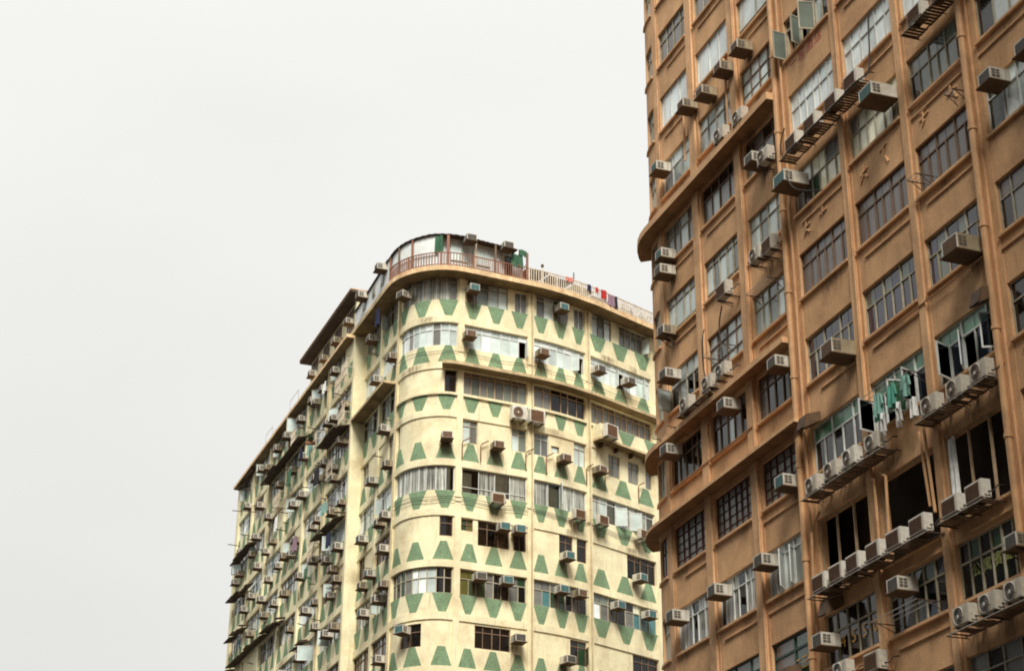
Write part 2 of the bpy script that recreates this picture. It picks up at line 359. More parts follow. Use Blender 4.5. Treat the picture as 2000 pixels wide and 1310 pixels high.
# ------------------------------------------------------------------ ground
gm = MB(); gm.face([(-700, -700, 0), (700, -700, 0), (700, 900, 0), (-700, 900, 0)], mat('dark_asphalt_ground', (.05, .05, .05), .9, .25, .6, speck=.2))
tag(gm.build('ground'), kind='structure')
tdir = Vector((.3368, -.9416, 0)); tn_ = Vector((-.9416, -.3368, 0)); org = Vector((6.412, 67.712, 0))
def along(s, d, z): v = org + tdir * s + tn_ * d; return (v.x, v.y, z)
rm = MB(); asp = mat('street_asphalt', (.045, .045, .047), .85, .3, 1.2, speck=.25)
rm.face([along(130, 4, .004), along(130, 24, .004), along(-4, 24, .004), along(-4, 4, .004)][::-1], asp); tag(rm.build('road'), kind='structure')
km = MB(); pav = mat('pavement_slabs', (.22, .21, .19), .9, .2, 2, speck=.1)
for d0, d1 in ((.2, 4), (24, 28)):
    km.hexa([along(130, d0, 0), along(130, d1, 0), along(-4, d1, 0), along(-4, d0, 0), along(130, d0, .14), along(130, d1, .14), along(-4, d1, .14), along(-4, d0, .14)], pav)
tag(km.build('pavement'), kind='structure')
lm_ = MB(); pnt = mat('road_marking_paint', (.7, .7, .66), .7, .15, 3)
for i in range(20):
    s0 = i * 6.5
    lm_.face([along(s0, 13.93, .008), along(s0 + 2.5, 13.93, .008), along(s0 + 2.5, 14.07, .008), along(s0, 14.07, .008)], pnt)
tag(lm_.build('road_markings'), kind='structure')

# ================================================================== CREAM AND GREEN BUILDING
LC = Vector((-6.70, 98.68)); Ld = Vector((.365, -.931)); Ln = Vector((-.931, -.365))
YR_N = [(-6.70, 98.68), (-6.3, 97.85), (-5.7, 97.19), (-5.0, 96.8), (-4.3, 96.62), (-3.6, 96.65), (-3.0, 96.87), (.95, 98.63), (1.3, 98.80), (2.76, 99.66), (4.47, 100.95), (4.77, 101.22), (8.76, 104.92), (13, 108.8)]
yr_pts = catmull(YR_N[:7], .3)[:-1] + catmull(YR_N[6:], .7)
FR = Fac(yr_pts)                                             # right side with the rounded corner, s = 0 at its start
FL = Fac([LC - Ld * 7.0, LC], -7.0)                          # short left return, s = -7..0
FW = Fac([LC - Ld * 37.6 + Ln * .7, LC - Ld * 7.0 + Ln * .7], -37.6)   # long left wing
Y = empty('corner_apartment_building', (-2, 108, 0), label='cream corner apartment building with green trapezoid bands and rounded corner', cat='building')
yo = Y.location
HK = lambda k: 49.09 - 3.0 * k                               # window-head level of storey k from the top
W15 = 1.5
wall = MB(); frz = MB()
BASE = -EYE
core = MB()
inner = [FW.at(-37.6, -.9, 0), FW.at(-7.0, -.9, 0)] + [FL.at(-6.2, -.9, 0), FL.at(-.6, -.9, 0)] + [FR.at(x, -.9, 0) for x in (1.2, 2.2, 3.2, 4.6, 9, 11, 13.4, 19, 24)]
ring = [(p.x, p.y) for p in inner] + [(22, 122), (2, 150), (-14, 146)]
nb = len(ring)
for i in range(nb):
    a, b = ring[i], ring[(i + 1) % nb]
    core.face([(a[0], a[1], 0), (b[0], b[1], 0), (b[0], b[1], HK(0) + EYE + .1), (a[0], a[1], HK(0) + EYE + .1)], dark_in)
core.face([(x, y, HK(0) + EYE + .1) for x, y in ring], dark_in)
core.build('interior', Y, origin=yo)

ZLOW = HK(10)
def floorband(fac, a, b, k, n_tr, wins, top=None, bulge=0.0, notrap=False):
    """one storey of one bay: spandrel with painted trapezoids below the window zone, filled wall between the openings"""
    h1 = HK(k + 1); sl = h1 + 1.5; hd = HK(k) if top is None else top
    fac.box(wall, a, b, h1 + .42, sl, -.32, bulge, cream); fac.box(wall, a, b, h1, h1 + .42, -.32, .05 + bulge, cream)
    p = (b - a) / n_tr if n_tr else 1
    wd = .71; nw = .25
    for i in range(n_tr):
        w_ = p * wd * (n_tr / (n_tr - .3)) ; pit = (b - a - w_) / max(1, n_tr - 1); c = a + w_ / 2 + pit * i
        nn_ = w_ * .33; zb, zt = h1 + .425, h1 + 1.5
        j = [R.uniform(-.025, .025) for _ in range(4)]
        hs = .0
        if n_tr == 1: c = (a + b) / 2
        lo_, hi_ = (nn_, w_) if k % 2 == 0 else (w_, nn_)
        if bulge == 0 or True:
            F_ = fac
            if bulge:
                F_ = Fac([(fac.at(x, bulge, 0).x, fac.at(x, bulge, 0).y) for x in fac.cols(a, b)], a)
            F_.trap(frz, max(a, c - lo_ / 2 + j[0]), min(b, c + lo_ / 2 + j[1]), max(a, c - hi_ / 2 + j[2]), min(b, c + hi_ / 2 + j[3]), zb, zt, .018, green)
    x = a
    for (p0, p1, q0, q1) in sorted(wins):
        if p0 > x + .02: fac.box(wall, x, p0, sl, hd, -.32, -.02, cream)
        if q0 > 0.01: fac.box(wall, p0, p1, sl, sl + q0, -.32, -.022, cream)
        if q1 < W15 - .01: fac.box(wall, p0, p1, sl + q1, hd, -.32, -.022, cream)
        x = p1
    if b > x + .02: fac.box(wall, x, b, sl, hd, -.32, -.02, cream)

SEG = {'R': (.0, 4.5), '1': (4.87, 9.0), '2': (9.39, 13.23), '3': (13.63, 19.07)}
for a, b in ((4.5, 4.87), (9.0, 9.39), (13.23, 13.63), (19.07, 19.6)):
    FR.box(wall, a, b, BASE, HK(0), -.35, .07, cream)
FL.box(wall, -.42, -.02, BASE, HK(0), -.35, .07, cream)
FL.box(wall, -3.78, -3.4, BASE, HK(0), -.35, .07, cream)
FR.box(wall, 19.6, 24.8, BASE, ZLOW, -.35, 0, cream)
# short windows list: seg -> k -> list of (s0, s1, zlo, zhi, spec)
def S(fr, pane, cols, **k): return (fr, pane, cols, k)
full = lambda sg, sp: [(SEG[sg][0] + (.05 if sg != 'R' else .1), SEG[sg][1] - .03, 0, W15, sp)]
wh = frame_w
YW = {
 ('R', 0): [(.25, 4.42, 0, W15, S(frame_k, ['clear', 'lace', 'lace', 'lace', 'lace', 'lace', 'lace', 'grey'], 8, tr=.2, curtain=(cur_p, .9)))],
 ('1', 0): [(5.05, 7.7, 0, W15, S(frame_s, ['grey', 'greygreen', 'pale', 'pale'], 4, tr=.25)), (8.15, 8.97, 0, 1.35, S(frame_w, 'grey', 2, tr=0))],
 ('2', 0): [(9.6, 11.95, 0, 1.45, S(frame_w, ['grey', 'pale', 'gdark', 'grey'], 4, tr=.2)), (12.4, 13.2, 0, 1.35, S(frame_w, 'grey', 2, tr=0))],
 ('3', 0): [(13.9, 15.6, 0, W15, S(frame_b, ['pale', 'greygreen'], 3, tr=.2)), (16.3, 18.95, 0, 1.4, S(frame_k, ['greygreen', 'grey'], 5, tr=.2, sashes=[(4, -1, 1.2, 'pale')]))],
 ('R', 1): full('R', S(frame_w, ['pale', 'bright', 'grey', 'pale'], 9, tr=.3)),
 ('1', 1): full('1', S(frame_w, ['pale', 'pale', 'bright', 'pale'], 7, tr=.25, sashes=[(6, 1, 1.25, 'pale')], skip=[(6, 0)])),
 ('2', 1): full('2', S(frame_w, ['bright', 'bright', 'pale', 'pale'], 7, tr=.25, sashes=[(5, -1, .9, 'pale')], skip=[(6, 0)])),
 ('3', 1): full('3', S(frame_w, ['bright', 'pale', 'bright'], 9, tr=.25, sashes=[(3, 1, 1.1, 'pale'), (7, 1, 1.0, 'pale')], skip=[(4, 0)])),
 ('R', 2): [(3.75, 4.47, 0, 1.45, S(frame_b, 'black', 1, tr=.25))],
 ('1', 2): full('1', S(frame_c, ['grey', 'greygreen'], 8, tr=.16)),
 ('2', 2): full('2', S(frame_c, ['grey', 'grey', 'black', 'black', 'black', 'black'], 6, tr=.22)),
 ('3', 2): full('3', S(frame_c, ['grey', 'brown'], 10, tr=.2)),
 ('R', 3): [(.12, .5, 0, W15, S(frame_s, 'grey', 1, tr=0))],
 ('1', 3): [(4.9, 5.85, .05, 1.45, S(frame_k, ['pale', 'grey'], 2, tr=.25)), (8.0, 8.95, .05, 1.45, S(frame_k, ['pale', 'greygreen'], 2, tr=.25))],
 ('2', 3): [(9.42, 10.45, .05, 1.45, S(frame_w, ['greygreen', 'grey'], 2, tr=.25)), (10.62, 11.2, .45, .85, S(frame_b, 'pale', 1, tr=0)), (12.3, 13.2, .0, 1.45, S(frame_k, 'pale', 2, tr=.25))],
 ('3', 3): [(15.15, 16.15, .05, 1.45, S(frame_k, 'grey', 2, tr=.25)), (16.85, 17.8, .05, 1.45, S(frame_k, 'grey', 2, tr=.25)), (18.4, 18.95, .05, 1.45, S(frame_k, 'grey', 1, tr=.25))],
 ('R', 4): full('R', S(frame_w, ['lace', 'lace', 'lace', 'lace', 'lace', 'lace', 'lace', 'clear'], 8, tr=0, curtain=(cur_w, .85))),
 ('1', 4): full('1', S(frame_w, ['clear', 'lace', 'clear', 'lace'], 4, tr=0, curtain=(cur_w, .95), lowbar=.35)),
 ('2', 4): full('2', S(frame_w, ['lace', 'clear', 'lace', 'lace'], 4, tr=0, curtain=(cur_w, .8), sashes=[(1, 1, 1.1, 'pale')])),
 ('3', 4): full('3', S(frame_w, ['lace', 'pale', 'clear', 'pale', 'lace', 'lace', 'lace', 'clear'], 8, tr=.2, curtain=(cur_w, .9), sashes=[(3, -1, .7, 'pale'), (5, -1, .6, 'pale')])),
 ('R', 5): [(3.65, 4.42, .3, 1.48, S(frame_b, 'black', 1, tr=.35))],
 ('1', 5): [(4.92, 5.65, .75, 1.45, S(frame_b, ['gdark', 'olive'], 2, tr=.45)), (5.95, 7.9, 0, 1.48, S(frame_b, 'clear', 3, tr=.3, curtain=(cur_b, .7))), (8.15, 8.95, 0, 1.48, S(frame_b, 'black', 2, tr=0))],
 ('2', 5): [(11.15, 12.15, .1, 1.48, S(frame_b, 'black', 2, tr=.3)), (12.45, 13.2, .1, 1.48, S(frame_b, 'black', 1, tr=.3))],
 ('3', 5): [(16.6, 19.05, 0, 1.48, S(frame_b, 'clear', 4, tr=.2, curtain=(cur_b, .9)))],
 ('R', 6): full('R', S(frame_k, ['black', 'black', 'gdark', 'grey', 'bright', 'bright', 'pale'], 9, tr=.4)),
 ('1', 6): full('1', S(frame_k, [('olive', 'olive'), ('gdark', 'olive'), ('gdark', 'grey'), ('grey', 'grey'), ('black', 'black'), ('black', 'pale'), ('grey', 'grey'), ('black', 'gdark')], 8, tr=.36, lo=False)),
 ('2', 6): full('2', S(frame_k, [('grey', 'grey'), ('teal', 'grey'), ('gdark', 'grey'), ('gdark', 'grey'), ('black', 'grey'), ('grey', 'gdark'), ('black', 'black')], 7, tr=.36, lo=False)),
 ('3', 6): full('3', S(frame_k, [('bright', 'greygreen'), ('grey', 'greygreen'), ('greygreen', 'gdark'), ('black', 'grey'), ('grey', 'black'), ('teal', 'yellow'), ('teal', 'olive'), ('teal', 'olive')], 8, tr=.36, lo=False)),
 ('R', 7): [(1.35, 2.75, -.0, 1.3, S(frame_b, ['brown', 'black'], 2, tr=.35))],
 ('1', 7): [(5.85, 8.0, .1, 1.38, S(frame_b, 'black', 4, tr=.28))],
 ('2', 7): [(11.9, 13.1, -.0, 1.4, S(frame_b, ['black', 'gdark'], 2, tr=.25, sashes=[(1, 1, 1.1, 'gdark')]))],
 ('3', 7): [(16.9, 19.05, 0, 1.45, S(frame_b, 'black', 3, tr=.25))],
}
for k in range(0, 10):
    for sg, (a, b) in SEG.items():
        wl = YW.get((sg, k), [])
        bul = .0
        floorband(FR, a, b, k, 3, [(x[0], x[1], x[2], x[3]) for x in wl])
        sl = HK(k + 1) + 1.5
        for (p, q, z0, z1, (fr, pn, nc, kw)) in wl:
            window(FR, Y, p, q, sl + z0, sl + z1, fr, pn, nc, **kw)
for k in range(10): floorband(FR, 19.6, 24.6, k, 3, [])
# short left return
for k in range(0, 10):
    for a, b in ((-7.0, -3.78), (-3.4, -.42)):
        wl = []
        if k < 9:
            if k in (3, 5) and a < -5: wl = [(a + .3, a + 1.5, 0, W15)]
            elif k == 3: wl = [(b - 1.2, b - .1, 0, W15)]
            else: wl = [(a + .05, b - .05, 0, W15)]
        floorband(FL, a, b, k, 2, wl)
        sl = HK(k + 1) + 1.5
        for (p, q, z0, z1) in wl:
            fr = [frame_k, frame_w, frame_s, frame_k, frame_w, frame_b, frame_s, frame_b, frame_k][k]
            pn = [['grey', 'greygreen', 'black'], ['bright', 'pale'], ['black', 'pale', 'bright'], 'grey', ['bright', 'clear', 'pale'], ['black', 'grey'], ['grey', 'bright', 'pale'], ['black', 'grey', 'pale'], 'grey'][k]
            window(FL, Y, p, q, sl, sl + W15, fr, pn, 5 if q - p > 2 else 2, tr=.3, curtain=(cur_w, .4),
                   sashes=[(1, -1, 1.3, 'pale')] if (k in (0, 4, 6) and a > -5) else [])
# long left wing, six bays
WB = [-37.6, -33.1, -28.2, -23.2, -18.1, -12.8, -7.35]
vis = {0: 5, 1: 5, 2: 6, 3: 7, 4: 7, 5: 8}
FW.box(wall, -7.35, -7.0, BASE, HK(0) + 2.8, -1.2, .08, cream)
for i in range(6):
    a, b = WB[i], WB[i + 1]
    FW.box(wall, a, a + .4, BASE, HK(0), -.35, .1, cream)
    for k in range(0, 10):
        wl = [] if k >= vis[i] else [(a + .45, b - .05, 0, W15)]
        if wl and (i * 7 + k * 3) % 5 == 0: wl = [(a + .45, a + .45 + 2.9, 0, W15)]
        floorband(FW, a + .4, b, k, 3, wl)
        sl = HK(k + 1) + 1.5
        for (p, q, z0, z1) in wl:
            fr = R.choice([frame_w, frame_k, frame_s, frame_k, frame_w, frame_b])
            pn = R.choice([['bright', 'pale', 'grey'], ['pale', 'bright'], ['grey', 'black', 'pale'], ['greygreen', 'bright'], ['pale', 'gdark', 'bright'], ['bright', 'bright', 'teal']])
            window(FW, Y, p, q, sl, sl + W15, fr, pn, R.choice([5, 6, 7]), tr=R.choice([.25, .33, .4]),
                   sashes=[(R.choice([1, 2, 3]), 1, R.uniform(.7, 1.4), 'pale')] if R.random() < .45 else [])
FW.box(wall, -37.9, -37.6, BASE, HK(0), -6, .1, cream)
for F_, a, b in ((FW, -37.6, -7.35), (FL, -7.0, -.02), (FR, .0, 19.6)):
    F_.box(wall, a, b, BASE, ZLOW, -.33, 0.01, cream)
wall.build('wall', Y, origin=yo); frz.build('trapezoid_frieze', Y, origin=yo)

# slabs and canopies of the cream building
sb = MB()
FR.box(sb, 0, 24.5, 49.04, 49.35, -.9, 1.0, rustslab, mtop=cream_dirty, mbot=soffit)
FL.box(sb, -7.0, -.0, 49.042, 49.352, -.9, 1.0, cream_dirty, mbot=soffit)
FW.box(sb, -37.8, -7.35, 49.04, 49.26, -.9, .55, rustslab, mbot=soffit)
sb.build('rooftop_slab', Y, origin=yo)
def canopy(fac, a, b, z, th_, d, m, mb_, root, name='canopy', z2=None, brackets=0):
    mb = MB(); fac.box(mb, a, b, z, z + th_, 0.02, d, m, mbot=mb_)
    if brackets:
        n = int((b - a) / brackets)
        for i in range(n):
            x = a + (i + .5) * (b - a) / n
            fac.box(mb, x - .03, x + .03, z - .06, z, .05, d * .92, steel_d); fac.box(mb, x - .025, x + .025, z - .34, z - .06, .05, .11, steel_d)
    return mb.build(name, root, origin=root.location)
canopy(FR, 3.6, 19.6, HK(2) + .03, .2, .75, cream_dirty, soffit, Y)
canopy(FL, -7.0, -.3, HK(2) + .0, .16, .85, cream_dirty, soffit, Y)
def awn(a, b, z, d):
    mb = MB(); x = a
    while x < b - .1:
        L = min(b - x, R.uniform(1.3, 2.6)); dz = R.uniform(-.12, .12); dd = d * R.uniform(.75, 1.05); dr = R.uniform(.05, .3); n = 8
        for i in range(n):
            p, q = x + L * i / n, x + L * (i + 1) / n; w1 = .025 * (i % 2); w2 = .025 * ((i + 1) % 2)
            mb.hexa([FW.at(p, dd, z + dz - dr + w1), FW.at(q, dd, z + dz - dr + w2), FW.at(q, .02, z + dz + w2), FW.at(p, .02, z + dz + w1),
                     FW.at(p, dd, z + dz - dr + .05 + w1), FW.at(q, dd, z + dz - dr + .05 + w2), FW.at(q, .02, z + dz + .05 + w2), FW.at(p, .02, z + dz + .05 + w1)], awning)
        x += L - .03
    mb.build('awning', Y, origin=yo)
for a, b, z, d in ((-12.4, -7.4, HK(2) + .05, .95), (-27.8, -17.6, HK(1), .9), (-12.8, -7.4, HK(4) + .1, .9), (-36.6, -20.9, HK(5) + .2, .8), (-36.8, -30.8, HK(2) - .5, .75), (-36.8, -30.8, HK(3) - .4, .75),
                   (-36.6, -31.6, HK(4) - .5, .8), (-36.9, -32.2, HK(0) - .3, .5), (-17.5, -14.5, HK(6) + .05, .6)):
    awn(a, b, z, d)
# white ledge under storey 2 windows, small sills
z = HK(3) + 1.5
for a, b in ((.0, 4.5), (4.87, 9.0), (9.39, 13.23), (13.63, 19.07)):
    lg = MB(); FR.box(lg, a, b, z - .14, z + .01, .0, .13, cream); lg.build('ledge', Y, origin=yo)
lg = MB()
FR.box(lg, 13.75, 19.5, HK(3) + .36, HK(3) + .5, .05, .75, cream_dirty, mbot=soffit)
for x in (14.3, 15.6, 16.9, 18.2, 19.2): FR.box(lg, x - .04, x + .04, HK(3) + .08, HK(3) + .36, .05, .35, steel_d)
lg.build('ledge', Y, origin=yo)
bl = MB()     # boxed-out balcony front of the right bay
FR.box(bl, 13.75, 19.3, HK(3) + .5, HK(3) + 1.36, .02, .7, cream)
FB = Fac([(FR.at(x, .7, 0).x, FR.at(x, .7, 0).y) for x in (15.0, 19.3)], 15.0)
for c in (16.0, 18.3): FB.trap(bl, c - .3, c + .3, c - .75, c + .75, HK(3) + .5, HK(3) + 1.34, .015, green)
bl.build('balcony_front', Y, origin=yo)
def stain_mat():
    m = bpy.data.materials.new('brown_water_stain'); m.use_nodes = True; t = m.node_tree; b = t.nodes['Principled BSDF']
    b.inputs['Base Color'].default_value = (.17, .10, .045, 1); b.inputs['Roughness'].default_value = .9
    co = N(t, 'ShaderNodeTexCoord'); mp_ = N(t, 'ShaderNodeMapping'); mp_.inputs['Scale'].default_value = (7, 7, .8); t.links.new(co.outputs['Object'], mp_.inputs[0])
    n = N(t, 'ShaderNodeTexNoise'); n.inputs['Scale'].default_value = 1.6; n.inputs['Detail'].default_value = 6; n.inputs['Roughness'].default_value = .7; t.links.new(mp_.outputs[0], n.inputs['Vector'])
    r = N(t, 'ShaderNodeMapRange'); r.inputs['From Min'].default_value = .36; r.inputs['From Max'].default_value = .58; t.links.new(n.outputs['Fac'], r.inputs['Value'])
    at = N(t, 'ShaderNodeAttribute'); at.attribute_name = 'tone'; q = N(t, 'ShaderNodeMath', operation='MULTIPLY'); t.links.new(r.outputs[0], q.inputs[0]); t.links.new(at.outputs['Fac'], q.inputs[1])
    t.links.new(q.outputs[0], b.inputs['Alpha']); return m
STAIN = stain_mat()
stain_all = {}
def stain(fac, s_, w_, z, L, d, amt, key):
    mb = stain_all.setdefault(key, MB()); n = 8; k = 6
    for i in range(n):
        for j in range(k):
            e = 1 - abs((j + .5) / k * 2 - 1) ** 2.5
            al = amt * e * (1 - i / n) ** 1.3 * min(1, (i + 1.2) / 2)
            a, b = s_ - w_ / 2 + w_ * j / k, s_ - w_ / 2 + w_ * (j + 1) / k
            mb.face([fac.at(a, d, z - L * (i + 1) / n), fac.at(b, d, z - L * (i + 1) / n), fac.at(b, d, z - L * i / n), fac.at(a, d, z - L * i / n)], STAIN, min(.98, al))
# storey drain pipes with a crook, rusty
for s_, k in ((4.85, 3), (8.85, 3), (10.2, 3), (13.15, 3), (14.7, 3), (17.6, 3), (6.0, 3)):
    mb = MB(); z = HK(4) + 1.55
    mb.tube([FR.at(s_ + .45, .2, z + .25), FR.at(s_ + .05, .18, z), FR.at(s_, .12, z - .1), FR.at(s_, .12, z - 1.1)], .035, mat('rusty_waste_pipe', (.20, .09, .04), .8, .3, 5), 6)
    mb.build('waste_pipe', Y, origin=yo)
for fac, s_ in ((FR, .08), (FR, 9.25), (FR, 13.42), (FW, -12.7)):
    mb = MB(); mb.tube([fac.at(s_, .14, HK(0)), fac.at(s_, .14, HK(5)), fac.at(s_, .14, BASE)], .05, mat('cream_downpipe', (.6, .5, .3), .7, .2, 3, (.25, .14, .07), .6, .4), 7)
    mb.build('downpipe', Y, origin=yo)
# slack cables pinned along the facade
for kk, (a, b, dz) in enumerate(((.1, 19, 1.05), (.1, 9, .8), (9.3, 19, .95))):
    for k in ((1, 4) if kk == 0 else (4,)):
        pts = []
        n = 60
        for i in range(n + 1):
            x = a + (b - a) * i / n; pts.append(FR.at(x, .1, HK(k + 1) + dz + .12 * abs(math.sin(x * .75 + k)) - .004 * x))
        mb = MB(); mb.tube(pts, .016, cable_m, 5); mb.build('cable', Y, origin=yo)
# short brackets / drying poles on the left facades (part of the wall)
for i in range(96):
    pm_ = MB()
    if i < 84:
        s_ = R.uniform(-37, -7.6); k = R.randint(0, 8); z = HK(k) - R.uniform(.2, 2.6); L = R.uniform(.35, .9)
        pm_.bar(FW.at(s_, 0, z), FW.at(s_, L, z + R.uniform(-.05, .1)), .05, steel_d)
    else:
        s_ = R.uniform(-6.6, -.6); k = R.randint(0, 8); z = HK(k) - R.uniform(.2, 2.6)
        pm_.bar(FL.at(s_, 0, z), FL.at(s_, R.uniform(.4, .8), z), .045, steel_d)
    pm_.build('drying_pole', Y, origin=yo)

for s_, z in ((-8.4, 46.9), (-9.8, 46.4), (-8.6, 43.9), (-10.8, 41.0), (-15.0, 44.4), (-20.5, 46.8), (-14.3, 36.7), (-24.5, 43.4)):
    mb = MB(); w_ = R.uniform(.9, 1.5); h = 1.1; d = .5
    for q in range(9):
        x = s_ + w_ * q / 8; FW.box(mb, x - .012, x + .012, z - h / 2, z + h / 2, d - .012, d + .012, whitep)
    for zz in (z - h / 2, z, z + h / 2):
        FW.box(mb, s_ - .02, s_ + w_ + .02, zz - .018, zz + .018, d - .02, d + .016, whitep)
        for x in (s_, s_ + w_): FW.box(mb, x - .015, x + .015, zz - .016, zz + .016, 0.02, d - .021, whitep)
    mb.build('window_cage', Y, origin=yo)
# roof structures -----------------------------------------------------
PH = empty('rooftop_shed', tuple(FW.at(-12.5, -2, 49.3)), label='dark roofed penthouse row standing on the left wing roof', cat='shed')
mb = MB()
FW.box(mb, -18.6, -7.36, 49.27, 51.9, -3.2, -.15, cream)
mb.build('wall', PH, origin=PH.location)
mb = MB(); FW.box(mb, -18.9, -6.6, 51.92, 52.1, -4.5, .62, dkroof); FW.box(mb, -18.9, -6.6, 52.1, 52.16, -4.5, .66, rustslab)
mb.build('roof', PH, origin=PH.location)
for a in (-18.2, -15.4, -12.6, -9.8):
    window(FW, PH, a, a + 1.5, 50.2, 51.7, frame_b, 'grey', 3, depth=-.0 if False else .13, tr=.3)
SH = empty('rooftop_shed', tuple(FR.at(3, -1, 49.35)), label='white sheeted rooftop shed with corrugated roof wrapping the rounded corner', cat='shed')
def roofz(s):
    pts = [(-7, 50.55), (-3.5, 50.75), (0, 51.05), (1.5, 51.3), (3, 51.45), (8.7, 51.22)]
    for (a, za), (b, zb) in zip(pts, pts[1:]):
        if s <= b: return za + (zb - za) * (s - a) / (b - a)
    return pts[-1][1]
mb = MB()
def strip(F_, a, b, d0, d1, lift, th_, m, step=.15):
    n = int((b - a) / step); xs = [a + (b - a) * i / n for i in range(n + 1)]
    for i in range(n):
        x, y = xs[i], xs[i + 1]; w1 = .03 * (i % 2); w2 = .03 * ((i + 1) % 2)
        za, zb = roofz(x) + lift + w1, roofz(y) + lift + w2
        mb.hexa([F_.at(x, d1, za), F_.at(y, d1, zb), F_.at(y, d0, zb + .25), F_.at(x, d0, za + .25),
                 F_.at(x, d1, za + th_), F_.at(y, d1, zb + th_), F_.at(y, d0, zb + th_ + .25), F_.at(x, d0, za + th_ + .25)], m)
strip(FL, -6.9, 0, -2.0, 1.0, 0, .05, dkroof); strip(FR, 0, 7.9, -1.6, .96, 0, .04, dkroof)
mb.build('roof', SH, origin=SH.location)
mb = MB()      # left sheet walls on the slab edge, white, and the back wall
n = 24
for i in range(n):
    x, y = -6.9 + 6.9 * i / n, -6.9 + 6.9 * (i + 1) / n
    mb.hexa([FL.at(x, .88, 49.36), FL.at(y, .88, 49.36), FL.at(y, .80, 49.36), FL.at(x, .80, 49.36), FL.at(x, .88, roofz(x)), FL.at(y, .88, roofz(y)), FL.at(y, .8, roofz(y)), FL.at(x, .8, roofz(x))], sheetw)
mb.build('wall', SH, origin=SH.location)
mb = MB()
n = 10
for i in range(n):
    x, y = .3 + 3.05 * i / n, .3 + 3.05 * (i + 1) / n
    mb.hexa([FR.at(x, .80, 49.36), FR.at(y, .80, 49.36), FR.at(y, .74, 49.36), FR.at(x, .74, 49.36), FR.at(x, .8, roofz(x) - .02), FR.at(y, .8, roofz(y) - .02), FR.at(y, .74, roofz(y) - .02), FR.at(x, .74, roofz(x) - .02)], sheetw)
mb.build('wall', SH, origin=SH.location)
mb = MB(); FR.box(mb, 3.5, 8.5, 49.36, 51.5, .2, .35, sheetw); mb.build('wall', SH, origin=SH.location)
for s_, m_, r in ((.3, redp, .045), (1.2, frame_b, .025), (2.05, redp, .035), (3.75, redp, .055), (5.15, whitep, .06), (6.45, frame_b, .05), (8.55, redp, .06)):
    mb = MB(); FR.box(mb, s_ - r, s_ + r, 49.36, roofz(s_), .84, .94, m_); mb.build('post', SH, origin=SH.location)
for p, q in ((3.9, 4.9), (5.2, 6.3)):
    window(FR, SH, p, q, 50.0, 51.05, frame_w, 'pale', 2, tr=.0, depth=-.41)
window(FR, SH, 7.3, 7.75, 49.4, 51.0, frame_b, 'black', 1, tr=0, depth=-.41)
for s_ in (-1.2, -2.9, -4.9):
    mb = MB(); FL.box(mb, s_ - .28, s_ + .28, 49.9, 50.62, .885, .93, frame_s); FL.box(mb, s_ - .22, s_ + .22, 49.97, 50.55, .931, .935, P['black']); mb.build('window', SH, origin=SH.location)
def railing(a, b, mt, label, step, mtop=None, zt=50.25, d=.93):
    o = empty('rooftop_railing', tuple(FR.at((a + b) / 2, d, 49.35)), label=label, cat='railing')
    mb = MB(); FR.box(mb, a, b, zt - .05, zt, d - .03, d + .03, mt); FR.box(mb, a, b, 49.42, 49.46, d - .02, d + .02, mt); mb.build('rail', o, origin=o.location)
    mb = MB(); n = int((b - a) / step)
    for i in range(n + 1):
        x = a + (b - a) * i / n
        thick = .05 if i % 12 == 0 else (.017 if mt is redp else .026)
        FR.box(mb, x - thick, x + thick, 49.35, zt - .05, d - .018, d + .018, mt)
    tag(mb.build('balusters', o, origin=o.location))
railing(.3, 8.6, redp, 'rusty red railing round the rounded corner of the roof terrace', .13)
railing(8.66, 20, whitep, 'chalky white railing along the right part of the roof terrace', .15)
# low roof clutter behind the white railing
CL = empty('rooftop_shed', tuple(FR.at(12, -3, 49.35)), label='low dark roofed shed behind the white terrace railing', cat='shed')
mb = MB(); FR.box(mb, 9.0, 16.0, 49.36, 50.35, -3, -1.6, cream_dirty); mb.build('wall', CL, origin=CL.location)
mb = MB(); FR.box(mb, 8.9, 10.4, 50.62, 50.68, -2.4, .15, dkroof); FR.box(mb, 10.45, 12.2, 50.50, 50.56, -2.4, .1, dkroof); FR.box(mb, 12.3, 14.0, 50.42, 50.46, -2.4, .2, sheetw); FR.box(mb, 14.05, 16.4, 50.3, 50.36, -3.4, -.1, dkroof); mb.build('roof', CL, origin=CL.location)
mb = MB(); mb.tube([FR.at(9.9, .2, 49.4), FR.at(9.9, .2, 50.95)], .03, whitep, 6); mb.tube([FR.at(9.9, .2, 50.93), FR.at(9.9, .2, 51.08)], .09, steel_d, 8)
o = mb.build('roof_vent', origin=FR.at(9.9, .2, 49.35), loc=FR.at(9.9, .2, 49.35)); tag(o, 'thin white vent pipe with dark cap behind the railing', 'vent')
mb = MB(); mb.tube([FR.at(12.4, 0, 49.4), FR.at(12.4, 0, 51.35)], .035, steel_d, 6)
o = mb.build('roof_pole', origin=FR.at(12.4, 0, 49.35), loc=FR.at(12.4, 0, 49.35)); tag(o, 'short dark pole sticking up behind the white terrace railing', 'pole')
